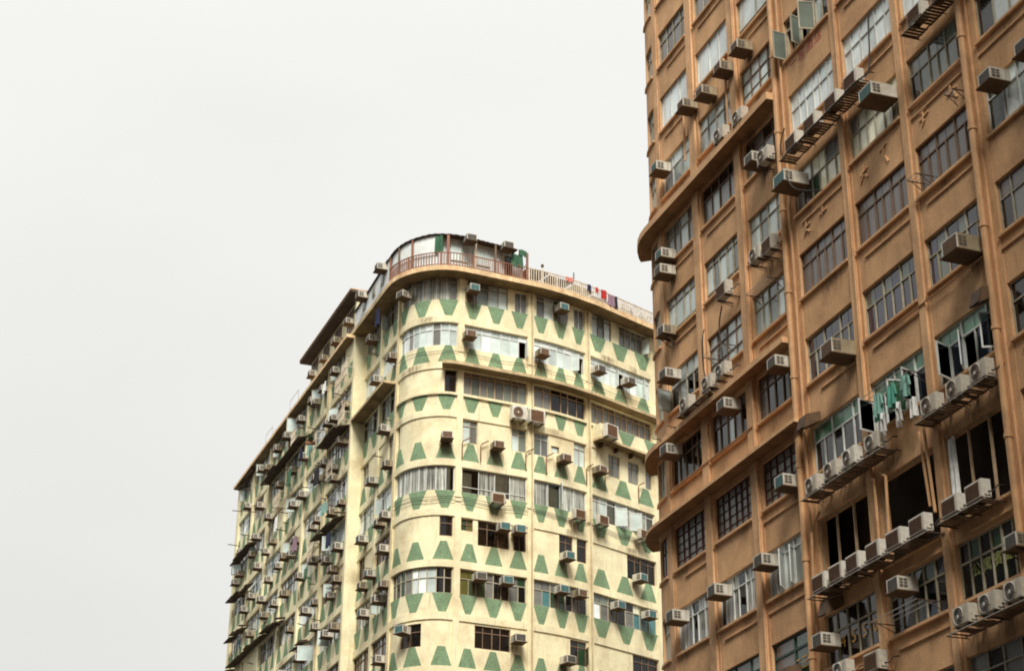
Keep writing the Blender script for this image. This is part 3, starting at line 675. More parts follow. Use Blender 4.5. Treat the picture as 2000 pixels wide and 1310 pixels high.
def garment(x, fac, d, z, w_, h, m, name, label, cat='laundry', group=None, sleeves=False, legs=False):
    mb = MB(); nx, nz = 6, 6; o = fac.at(x, d, z); al = fac.ang(x); t = Vector((math.cos(al), math.sin(al), 0)); nrm = Vector((t.y, -t.x, 0))
    ph = R.uniform(0, 6)
    def g(u, v, k):
        ww = w_ * (1 + (.1 * v)); x_ = (u - .5) * ww
        return t * x_ + nrm * (.04 * math.sin(u * 9 + ph) * (1 + v) + k * .012) - Vector((0, 0, v * h + .02 * math.sin(u * 5 + ph)))
    for side in (-1, 1):
        for i in range(nx):
            if legs and i in (2, 3): rng = range(0, 2)
            else: rng = range(nz)
            for j in rng:
                u, u1, v, v1 = i / nx, (i + 1) / nx, j / nz, (j + 1) / nz
                q = [g(u, v, side), g(u1, v, side), g(u1, v1, side), g(u, v1, side)]
                mb.face(q if side > 0 else q[::-1], m)
    if sleeves:
        for sd_ in (-1, 1):
            mb.hexa([t * (sd_ * w_ * .48) + Vector((0, 0, -.42)) - nrm * .03, t * (sd_ * w_ * .75) + Vector((0, 0, -.40)) - nrm * .03, t * (sd_ * w_ * .75) + Vector((0, 0, -.40)) + nrm * .03, t * (sd_ * w_ * .48) + Vector((0, 0, -.42)) + nrm * .03,
                     t * (sd_ * w_ * .30) - nrm * .03, t * (sd_ * w_ * .52) - Vector((0, 0, .05)) - nrm * .03, t * (sd_ * w_ * .52) - Vector((0, 0, .05)) + nrm * .03, t * (sd_ * w_ * .30) + nrm * .03], m)
    ob = mb.build(name, loc=o); tag(ob, label, cat, group); return ob
garment(13.95, FR, 1.0, 50.27, .55, .6, cl['red'], 'laundry_cloth', 'bright red cloth hanging over the white rooftop railing')
garment(13.4, FR, .99, 50.26, .22, .35, cl['red'], 'laundry_cloth', 'small dark red cloth just left of the bright red laundry')
garment(11.3, FR, .99, 50.28, .5, .3, cl['pink'], 'laundry_cloth', 'pink towel over the white rooftop railing left of a dark sack')
garment(12.8, FR, .99, 50.25, .35, .5,  cl['navy'], 'laundry_cloth', 'dark navy garment hung on the white rooftop railing')
garment(14.6, FR, 1.0, 50.15, .45, .75, cl['floral'], 'laundry_cloth', 'flower patterned cloth on the railing beside bright red laundry')
garment(15.0, FR, 1.0, 50.2, .25, .85, cl['black'], 'laundry_cloth', 'black garment rightmost of the laundry on the rooftop railing')
garment(3.35, FR, .9, 51.35, .45, 1.1, cl['darkgreen'], 'shade_cloth', 'bunched dark green shade cloth beside the curved white sheet wall', 'cloth')
garment(7.85, FR, .95, 50.95, .7, .85, cl['darkgreen'], 'shade_cloth', 'green tarpaulin draped under the right end of the shed roof', 'cloth')
garment(8.2, FR, 1.0, 51.3, .5, .4, cl['darkgreen'], 'shade_cloth', 'green tarpaulin bundle on top of the shed roof corner', 'cloth')
garment(-1.9, FL, .9, 48.6, .5, 1.1, cl['navy'], 'laundry_cloth', 'dark blue garment hanging below the roof slab left of the rounded corner')
WL = [(-11.8, 47.6, 'white', 'white'), (-14.7, 44.5, 'mint', 'pale green'), (-12.6, 41.9, 'black', 'black'), (-16.9, 44.9, 'navy', 'navy'), (-10.4, 38.8, 'mint', 'mint'), (-19.8, 44.3, 'darkgreen', 'dark green'), (-22.6, 41.9, 'white', 'white'), (-17.2, 38.7, 'floral', 'patterned'), (-13.9, 35.6, 'darkgreen', 'dark green'), (-9.0, 36.4, 'navy', 'navy')]
for i, (s_, z, c_, nm_) in enumerate(WL):
    wi_ = sum(1 for q in WB[1:-1] if s_ < q); k_ = int((49.09 - z) / 3)
    garment(s_, FW, .65, z, R.uniform(.5, .9), R.uniform(.7, 1.1), cl[c_], 'laundry_cloth', f"{nm_} laundry outside the left wing, {['first', 'second', 'third', 'fourth', 'fifth', 'sixth'][wi_]} bay from the tall seam, {['top', 'second', 'third', 'fourth', 'fifth', 'sixth'][k_]} storey", 'laundry', 'laundry outside the left wing windows')
def plant(fac, s_, d, z, w_, h, label, n=320):
    mb = MB(); o = fac.at(s_, d, z)
    mb.box(-w_ * .4, w_ * .4, -.12, .12, 0, .2, mat('terracotta_trough', (.25, .11, .06), .9))
    pot = mb
    t = Vector((math.cos(fac.ang(s_)), math.sin(fac.ang(s_)), 0))
    lm = MB()
    for i in range(n):
        c = t * R.gauss(0, w_ * .3) + Vector((R.gauss(0, .1), R.gauss(0, .1), .2 + abs(R.gauss(h * .4, h * .3)))); a = Vector((R.uniform(-1, 1), R.uniform(-1, 1), R.uniform(-1, 1))).normalized() * .07
        b = a.cross(Vector((R.uniform(-1, 1), R.uniform(-1, 1), 1))).normalized() * .05
        lm.face([c - a, c + b, c + a, c - b], leaf)
    e = empty('potted_plant', o, label=label, cat='plant')
    pot.build('trough', e); lm.build('foliage', e); return e
plant(FR, 17.2, -.2, 49.35, 1.2, 1.0, 'straggly green plants behind the railing near the brown building')
plant(FR, 18.6, -.1, 49.35, 1.2, .9, 'dark leafy plants at the right end of the roof terrace')
plant(FR, 9.3, -.6, 49.9, .9, .8, 'green plants just right of the red railing on the roof')
plant(FW, -13.6, .9, 43.9, .8, .5, 'dark plant box on the left wing below the rust edged slab', 200)
def wireframe(fac, s_, d, z, w_, h, label):
    mb = MB(); a, b, c, e = fac.at(s_, d, z), fac.at(s_, d, z + h), fac.at(s_ + w_, d, z + h), fac.at(s_ + w_, d, z)
    o = a
    mb.tube([a, b, c, e], .018, steel_g, 5); ob = mb.build('clothes_airer', origin=o, loc=o); tag(ob, label, 'airer')
wireframe(FR, 17.0, -.3, 49.4, 1.0, 1.4, 'thin wire frame above plants at right end of the roof terrace')
wireframe(FW, -21.8, .4, 49.26, 2.2, 1.0, 'thin wire frame on the left wing roof edge nearest the penthouse')
wireframe(FW, -28.6, .4, 49.26, 2.0, .9, 'thin wire frame on the left wing roof edge farther down')

# ================================================================== BROWN BUILDING
BA = Vector((6.412, 67.712)); Bd = Vector((.33683, -.94157)); Bn = Vector((-.94157, -.33683))
Rr = 3.5; cen = BA + Bd * -.62 - Bn * Rr
arc = []
for i in range(10, -1, -1):
    ph = rad(8.5 * i); v = Vector((Bn.x * math.cos(ph) + Bn.y * math.sin(ph), -Bn.x * math.sin(ph) + Bn.y * math.cos(ph))); arc.append(cen + v * Rr)
t0 = (arc[0] - arc[1]).normalized()
b_pts = [arc[0] + t0 * 14] + arc + [BA + Bd * 34]
FBr = Fac(b_pts); FBr.c = [c - (FBr.c[-1] - 34) for c in FBr.c]
B = empty('office_block', (16, 60, 0), label='tall ochre brown block with gridded windows filling the right side', cat='building')
bo = B.location
#
HB = lambda n: 16.777 + (9 - n) * 3.3
WH = 1.732
bays = [('A', 0, 2.81), ('B', 3.63, 6.64), ('C', 7.5, 10.43), ('D', 11.19, 14.47), ('E', 15.13, 18.34), ('F', 18.96, 22.18), ('G', 22.83, 26.1), ('H', 26.8, 30.0)]
TOPB = HB(-2) + 1.0
bw = MB()
pil = [(-.55, 0), (2.81, 3.63), (6.64, 7.5), (10.43, 11.19), (14.47, 15.13), (18.34, 18.96), (22.18, 22.83), (26.1, 26.8), (30.0, 34)]
LOWB = HB(11) + 1.2
for i, (a, b) in enumerate(pil):
    FBr.box(bw, a, b, BASE, TOPB, -.35, .02, stucco)
    if 0 < i < 8: FBr.box(bw, a + .12, b - (.3 if i in (3, 6) else .16), BASE, TOPB, .02, .10, stucco_l)
    if i == 0: FBr.box(bw, a + .1, b - .12, BASE, TOPB, .02, .06, stucco_l)
big = {('D', 8): .95, ('E', 8): 1.05, ('F', 8): .95}
for nm, a, b in bays:
    for n in range(-2, 12):
        hd = HB(n); has = nm != 'H' and -1 <= n <= 10
        lo = hd - WH - big.get((nm, n), 0)
        nxt = HB(n + 1) if n < 11 else BASE
        if not has: lo = hd
        FBr.box(bw, a, b, nxt, lo, -.35, 0, stucco)
        if has:
            FBr.box(bw, a - .05, b + .05, lo - .1, lo - .01, .0, .11, stucco_l)
            if (n + ord(nm)) % 3 != 1 and (nm, n) not in (('A', 2), ('B', 2), ('A', 5), ('B', 5), ('A', 6), ('B', 6)):
                x0 = a + R.choice([0, .4, .9]); FBr.box(bw, x0, b + .03, lo - .5, lo - .45, 0, .06, stucco_l)
    FBr.box(bw, a, b, HB(-2), TOPB, -.35, 0, stucco)
# rounded corner with narrow windows
ca, cb_ = -1.75, -.72
FBr.box(bw, FBr.c[0], ca, BASE, TOPB, -.35, 0, stucco); FBr.box(bw, cb_, -.55, BASE, TOPB, -.35, 0.0, stucco)
for n in range(-2, 12):
    hd = HB(n); nxt = HB(n + 1) if n < 11 else BASE
    lo = hd - WH if -1 <= n <= 9 else hd
    FBr.box(bw, ca, cb_, nxt, lo, -.35, 0, stucco)
    if -1 <= n <= 9: FBr.box(bw, ca - .2, cb_ + .1, lo - .1, lo - .01, 0, .09, stucco_l)
FBr.box(bw, ca, cb_, HB(-2), TOPB, -.35, 0, stucco)
bw.build('wall', B, origin=bo)
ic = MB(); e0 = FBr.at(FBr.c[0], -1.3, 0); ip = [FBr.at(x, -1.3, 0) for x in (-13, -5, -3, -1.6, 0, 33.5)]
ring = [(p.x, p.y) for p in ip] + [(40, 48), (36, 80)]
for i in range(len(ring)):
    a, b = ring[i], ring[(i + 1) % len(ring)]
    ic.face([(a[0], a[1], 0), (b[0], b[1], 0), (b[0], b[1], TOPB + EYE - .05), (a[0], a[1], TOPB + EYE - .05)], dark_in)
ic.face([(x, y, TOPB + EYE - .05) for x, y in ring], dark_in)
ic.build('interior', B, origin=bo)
pr = MB(); FBr.box(pr, FBr.c[0], 34, TOPB, TOPB + .5, -1.4, .3, stucco_l); pr.build('parapet', B, origin=bo)
# partition walls and slabs seen through the big black openings
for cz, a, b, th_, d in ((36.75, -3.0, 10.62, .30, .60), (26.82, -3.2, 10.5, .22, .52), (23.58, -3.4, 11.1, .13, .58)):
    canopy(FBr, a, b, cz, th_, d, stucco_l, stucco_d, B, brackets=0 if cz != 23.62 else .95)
ew = frame_k
BW = {   # (bay,row): frame, pane, cols, kw
 ('A', -1): S(frame_s, 'grey', 4), ('A', 0): S(frame_s, ['grey', 'brown'], 4, tr=.3), ('A', 1): S(frame_w, 'bright', 3, tr=0), ('A', 2): S(frame_w, ['grey', 'pale', 'pale'], 3, tr=.35),
 ('A', 3): S(frame_s, ['grey', 'grey', 'pale'], 4, tr=.3), ('A', 4): S(frame_s, 'pale', 4, tr=.2, lowbar=.25), ('A', 5): S(frame_s, [('clear', 'pale'), ('pale', 'pale'), ('dark', 'pale')], 4, tr=.4, curtain=(cur_g, .5), sashes=[(0, -1, 1.35, 'pale')]),
 ('A', 6): S(frame_b, [('clear', 'dark')], 5, tr=.3, curtain=(cur_b, .85)), ('A', 7): S(frame_r, 'pattern', 5, tr=.22, grid=3, bar=.04), ('A', 8): S(frame_w, ['lace', 'lace', 'clear'], 5, tr=.3, lo=False, curtain=(cur_b, .9)), ('A', 9): S(frame_b, 'grey', 4), ('A', 10): S(frame_s, 'grey', 4),
 ('B', -1): S(frame_s, 'grey', 4), ('B', 0): S(frame_s, ['grey', 'brown'], 4, tr=.3), ('B', 1): S(frame_w, 'bright', 3, tr=0), ('B', 2): S(frame_s, ['pale', 'pale', 'bright'], 4, tr=.33),
 ('B', 3): S(frame_b, [('grey', 'black'), ('pale', 'black'), ('grey', 'black'), ('grey', 'black')], 4, tr=.3), ('B', 4): S(frame_s, ['pale', 'greygreen', 'pale'], 5, tr=.16, lowbar=.3), ('B', 5): S(frame_b, ['pale', 'greygreen', 'pale'], 4, tr=.3, lowbar=.5),
 ('B', 6): S(frame_b, [('black', 'brown'), ('black', 'brown'), ('pale', 'greygreen'), ('grey', 'greygreen')], 5, tr=.33, curtain=(cur_w, .3)), ('B', 7): S(frame_r, 'pattern', 6, tr=.2, grid=3, bar=.04),
 ('B', 8): S(frame_w, ['clear', 'lace', 'lace'], 6, tr=.3, lo=False, curtain=(cur_b, .9)), ('B', 9): S(frame_g, ['greygreen', 'brown'], 3, tr=.3), ('B', 10): S(frame_g, 'brown', 3),
 ('C', 0): S(frame_s, 'pale', 4), ('C', 1): S(frame_s, ['bright', 'bright'], 2, tr=0, lowbar=.35), ('C', 2): S(frame_b, ['pale', 'bright', 'pale', 'greygreen'], 4, tr=.35, grid=1), ('C', 3): S(frame_b, [('grey', 'black'), ('grey', 'brown')], 4, tr=.35),
 ('C', 4): S(frame_s, ['pale', 'greygreen', 'pale'], 4, tr=.3), ('C', 5): S(frame_k, ['pale', 'pale', 'greygreen', 'bright'], 5, tr=.33), ('C', 6): S(frame_b, [('brown', 'brown'), ('black', 'brown'), ('clear', 'brown'), ('clear', 'black')], 5, tr=.3, curtain=(cur_g, .9)),
 ('C', 7): S(frame_r, 'pattern', 6, tr=.2, grid=3, bar=.04), ('C', 8): S(frame_w, 'plastic', 5, tr=.2, sashes=[(2, -1, .8, 'plastic'), (3, -1, .8, 'plastic')]), ('C', 10): S(frame_g, 'grey', 2),
 ('D', 0): S(frame_s, 'bright', 4), ('D', 1): S(frame_s, 'bright', 4),
 ('D', 2): S(frame_k, [('black', 'black'), ('dark', 'black'), ('greygreen', 'black'), ('pale', 'black'), ('pale', 'greygreen')], 6, tr=.25, bar=.06, sashes=[(0, -1, 1.5, 'greygreen'), (2, -1, 1.3, 'greygreen'), (3, 1, 1.3, 'greygreen')], skip=[(0, 0), (1, 0), (2, 0)]),
 ('D', 3): S(frame_w, 'bright', 6, tr=.38), ('D', 4): S(frame_s, [('brown', 'grey'), ('brown', 'pale'), ('gdark', 'yellow'), ('yellow', 'yellow'), ('yellow', 'grey'), ('yellow', 'brown')], 6, tr=.42, lo=False),
 ('D', 5): S(frame_b, 'brown', 6, tr=.28, lo=False), ('D', 6): S(frame_k, 'blue', 6, tr=.36, lo=False), ('D', 7): S(frame_w, [('black', 'green')], 5, tr=.34, lo=False, bar=.06, curtain=(cur_g, .4)),
 ('D', 9): S(frame_k, [('black', 'black')], 5, tr=.36, bar=.06, uneven=False), ('D', 10): S(frame_s, 'black', 4),
 ('E', 0): S(frame_s, 'bright', 4), ('E', 1): S(frame_s, 'bright', 4), ('E', 2): S(frame_s, 'pale', 5),
 ('E', 3): S(frame_w, 'bright', 6, tr=.36), ('E', 4): S(frame_s, [('yellow', 'brown'), ('yellow', 'yellow'), ('yellow', 'yellow')], 6, tr=.38), ('E', 5): S(frame_b, 'brown', 6, tr=.28, lo=False),
 ('E', 6): S(frame_k, [('blue', 'greygreen'), ('blue', 'blue')], 6, tr=.36, lo=False), ('E', 7): S(frame_w, [('dark', 'green')], 5, tr=.34, lo=False, bar=.06, sashes=[(0, -1, 1.35, 'dark'), (2, 1, 1.3, 'gdark'), (4, -1, 1.2, 'dark')], skip=[(0, 0), (1, 0), (2, 0)]),
 ('E', 9): S(frame_k, [('dark', 'gdark'), ('black', 'black'), ('clear', 'clear')], 5, tr=.33, bar=.06, curtain=(cur_g, .4)), ('E', 10): S(frame_s, ['grey', 'black'], 4, tr=0),
 ('F', 0): S(frame_s, 'pale', 5), ('F', 1): S(frame_s, 'pale', 5), ('F', 2): S(frame_s, 'pale', 5), ('F', 3): S(frame_w, 'bright', 5, tr=0),
 ('F', 4): S(frame_k, [('black', 'grey'), ('greygreen', 'greygreen'), ('greygreen', 'greygreen'), ('greygreen', 'greygreen'), ('greygreen', 'greygreen'), ('greygreen', 'greygreen')], 6, tr=.36, lo=False), ('F', 5): S(frame_b, [('brown', 'brown'), ('brown', 'brown')], 6, tr=.3, lo=False),
 ('F', 6): S(frame_k, ['blue', 'greygreen'], 6, tr=.36, lo=False), ('F', 7): S(frame_w, [('dark', 'green')], 5, tr=.32, lo=False, bar=.06, sashes=[(1, -1, 1.2, 'dark'), (2, -1, .75, 'dark'), (4, 1, 1.1, 'dark')], skip=[(2, 0)]),
 ('F', 9): S(frame_k, [('clear', 'black'), ('clear', 'gdark')], 6, tr=.36, bar=.06, uneven=False, curtain=(cur_g, .8)), ('F', 10): S(frame_s, ['grey', 'black'], 4),
 ('G', 0): S(frame_s, 'pale', 5), ('G', 1): S(frame_s, 'pale', 5), ('G', 2): S(frame_s, 'pale', 5), ('G', 3): S(frame_s, 'pale', 5),
 ('G', 4): S(frame_k, ['black', 'bright', 'bright'], 4, tr=0, curtain=(cur_w, .9)), ('G', 5): S(frame_w, ['clear', 'bright', 'pale'], 4, tr=.3, curtain=(cur_w, .9)), ('G', 6): S(frame_s, [('black', 'brown'), ('grey', 'brown'), ('blue', 'grey')], 5, tr=.35),
 ('G', 7): S(frame_s, ['black', 'brown', 'grey'], 4, tr=.35), ('G', 8): S(frame_s, 'black', 4), ('G', 9): S(frame_s, 'black', 5), ('G', 10): S(frame_s, 'grey', 4),
}
for nm, a, b in bays:
    for n in range(-1, 11):
        if nm == 'H': continue
        hd = HB(n); lo = hd - WH - big.get((nm, n), 0)
        sp = BW.get((nm, n))
        if sp is None:
            if (nm, n) in big: sp = S(frame_c, 'clear', {'D': 3, 'E': 1, 'F': 3}[nm], tr=0, uneven=False, skip=[(0, 0), (1, 0), (2, 0)])
            elif n < 0: sp = S(frame_s, 'pale', 4)
            elif (nm, n) == ('C', 9): sp = S(frame_g, ['brown', 'gdark'], 2, tr=.3, bar=.08)
            else: sp = S(frame_s, 'grey', 4)
        fr, pn, nc, kw = sp; kw = dict(kw); kw.setdefault('tr', .3)
        window(FBr, B, a, b, lo, hd, fr, pn, nc, **kw)
for n in range(-1, 10):
    window(FBr, B, ca, cb_, HB(n) - WH, HB(n), R.choice([frame_s, frame_k]) if n != 7 else frame_r, R.choice(['bright', 'pale', 'pale']), 2, tr=.35, depth=.12)
# drainpipes
for s_, r, top in ((10.62, .11, TOPB), (22.36, .11, TOPB), (7.36, .04, TOPB), (15.0, .04, TOPB), (11.0, .045, TOPB)):
    mb = MB(); mb.tube([FBr.at(s_, .10 + r, top), FBr.at(s_, .10 + r, 15), FBr.at(s_, .10 + r, BASE)], r, pipe_b, 10)
    if r > .1:
        z = -1.0
        while z < TOPB: mb.tube([FBr.at(s_, .10 + r, z), FBr.at(s_, .10 + r, z + .12)], r * 1.25, pipe_b, 10); z += 3.3
    mb.build('drainpipe', B, origin=bo)
for s_, z0, z1 in ((6.55, 37.3, 41.2), (2.6, 38.6, 41.4)):
    mb = MB(); mb.tube([FBr.at(s_ - .5, .12, z1 + .05), FBr.at(s_ - .1, .14, z1), FBr.at(s_, .14, z1 - .25), FBr.at(s_, .14, z0)], .045, pipe_b, 7); mb.build('waste_pipe', B, origin=bo)
for pts in ([(15.4, .3, 17.9), (15.4, .3, 20.0), (15.2, .25, 20.1)], [(15.9, .25, 17.9), (16.0, .25, 19.9), (15.6, .2, 20.15)], [(18.2, .2, 18.2), (18.05, .25, 20.6)], [(18.5, .25, 17.9), (18.3, .25, 20.9)], [(11.1, .3, 16.5), (11.3, .3, 19.6), (11.9, .3, 20.1)]):
    mb = MB(); mb.tube([FBr.at(*p) for p in pts], .05, pipe_b, 7); mb.build('waste_pipe', B, origin=bo)
# horizontal condensate pipes with elbow along sills
for a, b, z in ((0.3, 7.2, 40.05 - 3.3 * 4 - 1.9), (16.6, 22.3, HB(6) - WH - .32), (19.2, 22.3, HB(4) - WH - .2), (18.9, 22.3, HB(5) - WH - .15)):
    mb = MB(); mb.tube([FBr.at(a, .12, z - .02), FBr.at(b, .12, z)], .03, pipe_b, 6); mb.build('waste_pipe', B, origin=bo)
# ghost relief of lettering once fixed on the spandrels
def relief(s_, z, seed):
    rr = random.Random(seed); mb = MB()
    strokes = [((-.28, .3), (.25, .42)), ((-.02, .42), (-.1, -.1)), ((-.3, .0), (.3, .1)), ((-.25, -.35), (.0, -.05)), ((.05, -.1), (.3, -.38))]
    for (x0, z0), (x1, z1) in rr.sample(strokes, 3 + seed % 2):
        x0 += rr.uniform(-.08, .08); z1 += rr.uniform(-.08, .08)
        L = math.hypot(x1 - x0, z1 - z0); x0, x1, z0, z1 = x0 * .8, x1 * .8, z0 * .8, z1 * .8
        L *= .8; nx, nz = -(z1 - z0) / L * .028, (x1 - x0) / L * .028
        FBq = lambda x, zz, d: FBr.at(s_ + x, d, z + zz)
        mb.hexa([FBq(x0 - nx, z0 - nz, .0), FBq(x1 - nx, z1 - nz, .0), FBq(x1 - nx, z1 - nz, .05), FBq(x0 - nx, z0 - nz, .05), FBq(x0 + nx, z0 + nz, .0), FBq(x1 + nx, z1 + nz, .0), FBq(x1 + nx, z1 + nz, .035), FBq(x0 + nx, z0 + nz, .035)], stucco_l)
    mb.build('letter_relief', B, origin=bo)
for i, s_ in enumerate((11.9, 13.1, 15.9, 17.2, 19.7, 21.3)): relief(s_, HB(5) + .78, i + 3)
for i, s_ in enumerate((8.2, 9.5)): relief(s_ + 3.4, HB(5) + .7, i + 21) if False else None
# red painted characters and window numbers
def text(body, s_, z, d, size, m, name, ang_extra=0, extr=.004, slant=0.0):
    cu = bpy.data.curves.new(name, 'FONT'); cu.body = body; cu.size = size; cu.extrude = extr; cu.align_x = 'CENTER'; cu.align_y = 'CENTER'; cu.resolution_u = 3
    ob = bpy.data.objects.new('tmp', cu); C.objects.link(ob)
    dg = bpy.context.evaluated_depsgraph_get(); me = bpy.data.meshes.new_from_object(ob.evaluated_get(dg)); bpy.data.objects.remove(ob)
    al = FBr.ang(s_); o = FBr.at(s_, d, z); t = Vector((math.cos(al), math.sin(al), 0)); n_ = Vector((t.y, -t.x, 0))
    for v in me.vertices:
        p = o + t * v.co.x + Vector((0, 0, v.co.y + slant * v.co.x)) + n_ * v.co.z - bo; v.co = p
    me.materials.clear(); me.materials.append(m)
    no = bpy.data.objects.new(name, me); C.objects.link(no); no.parent = B
    return no
redpaint = mat('faded_red_lettering', (.50, .13, .10), .9, .3, 6); gold = mat('dull_gold_numeral', (.80, .42, .10), .6, .25, 5); olive_t = mat('dull_green_lettering', (.34, .36, .12), .7, .3, 5)
for i, ch in enumerate('一容酒店'): text(ch, 11.75 + .62 * i, HB(2) - WH - .42, .006, .55, redpaint, 'painted_character')
for i, ch in enumerate('4550'): text(ch, 12.17 + .656 * i, 15.72, -.08, .60, gold, 'window_numeral')
for i, ch in enumerate('公寓賓館'): text(ch, 19.77 + .537 * i, HB(9) - WH + .75, -.08, .44, olive_t, 'window_character')
for i, ch in enumerate('二三'): text(ch, 9.05 + .55 * i, HB(9) - WH + .65, -.10, .5, gold, 'window_character')

# ------------------------------------------------------------------ air conditioners
def make_window_ac(case, fins, w_=.66, h=.43, dep=.66, tray=True, legs=True):
    e = empty('air_conditioner', (0, 0, -500))
    mb = MB(); x = w_ / 2; r = .025
    # front (-Y) is the outside end; body reaches back to +Y
    mb.box(-x, x, -dep + .03, .12, 0, h, case)
    rim = ac_white
    mb.box(-x, x, -dep, -dep + .029, h - .035, h, rim); mb.box(-x, x, -dep, -dep + .029, 0, .035, rim)
    mb.box(-x, -x + .035, -dep, -dep + .029, .036, h - .036, rim); mb.box(x - .035, x, -dep, -dep + .029, .036, h - .036, rim)
    mb.build('casing', e)
    mb = MB(); mb.box(-x + .036, x - .036, -dep + .008, -dep + .028, .036, h - .036, fins)
    for i in range(1, 5): z = .036 + (h - .072) * i / 5; mb.box(-x + .036, x - .036, -dep + .001, -dep + .007, z - .004, z + .004, ac_grey)
    mb.build('grille', e)
    for sx in (-1, 1):
        mb = MB(); a_, b_ = sorted((sx * x, sx * (x + .006)))
        mb.box(a_, b_, -dep + .07, -dep + .33, h * .2, h * .84, ac_grill)
        a_, b_ = sorted((sx * (x + .0065), sx * (x + .012)))
        for i in range(2): z = h * (.4 + .2 * i); mb.box(a_, b_, -dep + .07, -dep + .33, z, z + h * .035, case)
        mb.box(a_ - 0, b_ + 0, -dep + .185, -dep + .205, h * .2, h * .84, case)
        mb.build('louver', e)
    if tray:
        mb = MB(); mb.box(-x - .06, x + .06, -dep - .08, .1, -.035, -.004, tray_m)
        if legs:
            for sx in (-1, 1):
                mb.bar((sx * x * .8, -dep * .8, -.05), (sx * x * .8, .1, -.38), .03, steel_d); mb.bar((sx * x * .8, -dep, -.05), (sx * x * .8, .1, -.05), .035, steel_d)
        mb.build('bracket', e)
    return e
def make_condenser(case, disc, w_=.82, h=.60, dep=.32, square=False, feet=True):
    e = empty('condenser_unit', (0, 0, -500)); mb = MB(); x = w_ / 2
    y0 = -dep - .3; y1 = -.3
    mb.box(-x, x, y0 + .02, y1, .04, h, case); mb.box(-x + .02, x - .02, y0 + .004, y0 + .019, .06, h - .02, case)
    mb.box(x - .02, x + .03, y0 + .08, y1 - .05, h * .18, h * .5, case)
    mb.build('casing', e)
    mb = MB(); cx = -x * .22 if not square else -x * .1; cz = h * .52; rr = min(h * .42, x * .7)
    if square:
        mb.box(-x + .05, x - .12, y0 - .004, y0 + .003, .09, h - .06, ac_brown)
        for i in range(1, 9): z = .09 + (h - .15) * i / 9; mb.box(-x + .05, x - .12, y0 - .012, y0 - .005, z - .006, z + .006, disc)
    else:
        n = 20
        mb.face([(cx + rr * math.cos(2 * math.pi * k / n), y0, cz + rr * math.sin(2 * math.pi * k / n)) for k in range(n)], disc)
        for q in (1.0, .72, .45):
            mb.tube([(cx + rr * q * math.cos(2 * math.pi * k / n), y0 - .012, cz + rr * q * math.sin(2 * math.pi * k / n)) for k in range(n + 1)], .008 if q < 1 else .014, case if q == 1 else ac_grey, 5)
        m2 = [(cx + .06 * math.cos(2 * math.pi * k / 8), y0 - .02, cz + .06 * math.sin(2 * math.pi * k / 8)) for k in range(8)]
        mb.face(m2, ac_white)
    mb.build('fan_guard', e)
    mb = MB()
    if feet:
        for sx in (-1, 1): mb.box(sx * x * .7 - .03, sx * x * .7 + .03, y0 - .02, .28, 0, .039, steel_d); mb.bar((sx * x * .7, y0 + .05, -.02), (sx * x * .7, .28, -.14), .02, steel_d)
    else:
        mb.box(-x * .8, x * .8, y0 - .02, y1 + .02, 0, .039, steel_d)
    mb.build('bracket' if feet else 'feet', e)
    mb = MB(); mb.tube([(x + .02, y1 - .12, h * .35), (x + .14, y1 - .05, h * .3), (x + .18, y1 + .1, h * .6), (x + .1, .28, h * .8)], .022, cable_m, 6); mb.build('hose', e)
    return e
PROTO = {
 'w0': make_window_ac(ac_pale, ac_grill, .62, .43, .58, legs=False), 'w1': make_window_ac(ac_beige, ac_brown, .6, .42, .56, legs=False), 'w2': make_window_ac(ac_pale, ac_teal, .6, .44, .56, legs=False), 'w3': make_window_ac(ac_beige, ac_grill, .58, .4, .5),
 'W0': make_window_ac(ac_pale, ac_teal, .80, .50, .88, legs=False), 'W1': make_window_ac(ac_beige, ac_brown, .78, .52, .8, legs=False),
 'c0': make_condenser(ac_pale, ac_brown), 'c1': make_condenser(ac_white, ac_brown, .84, .62), 'c2': make_condenser(ac_pale, ac_grill, .80, .58),
 'k0': make_condenser(ac_white, ac_brown, .84, .58, square=True, feet=False), 'k1': make_condenser(ac_pale, ac_brown, .84, .62, square=True),
 'C0': make_condenser(ac_white, ac_brown, .95, .85, .35), 'C1': make_condenser(ac_white, ac_brown, 1.0, .85, .35, square=True),
}
used = set(); UNITS = []
def ac(proto, fac, s_, zc, off, col, kind, look, dscale=1.0, base=0.0):
    p = PROTO[proto]; h = {'w0': .43, 'w1': .42, 'w2': .45, 'w3': .4, 'W0': .54, 'W1': .54, 'c0': .6, 'c1': .62, 'c2': .58, 'k0': .58, 'k1': .62, 'C0': .85, 'C1': .85}[proto] * dscale
    loc = fac.at(s_, off + base, zc - h / 2)
    if proto not in used: used.add(proto); o = p; o.location = loc; o.rotation_euler = (0, 0, fac.ang(s_)); o.scale = (dscale,) * 3
    else: o = tree_copy(p, loc, fac.ang(s_), dscale)
    o.rotation_euler[2] += R.uniform(-.03, .03)
    UNITS.append((o, col, s_, zc, kind, look)); return o
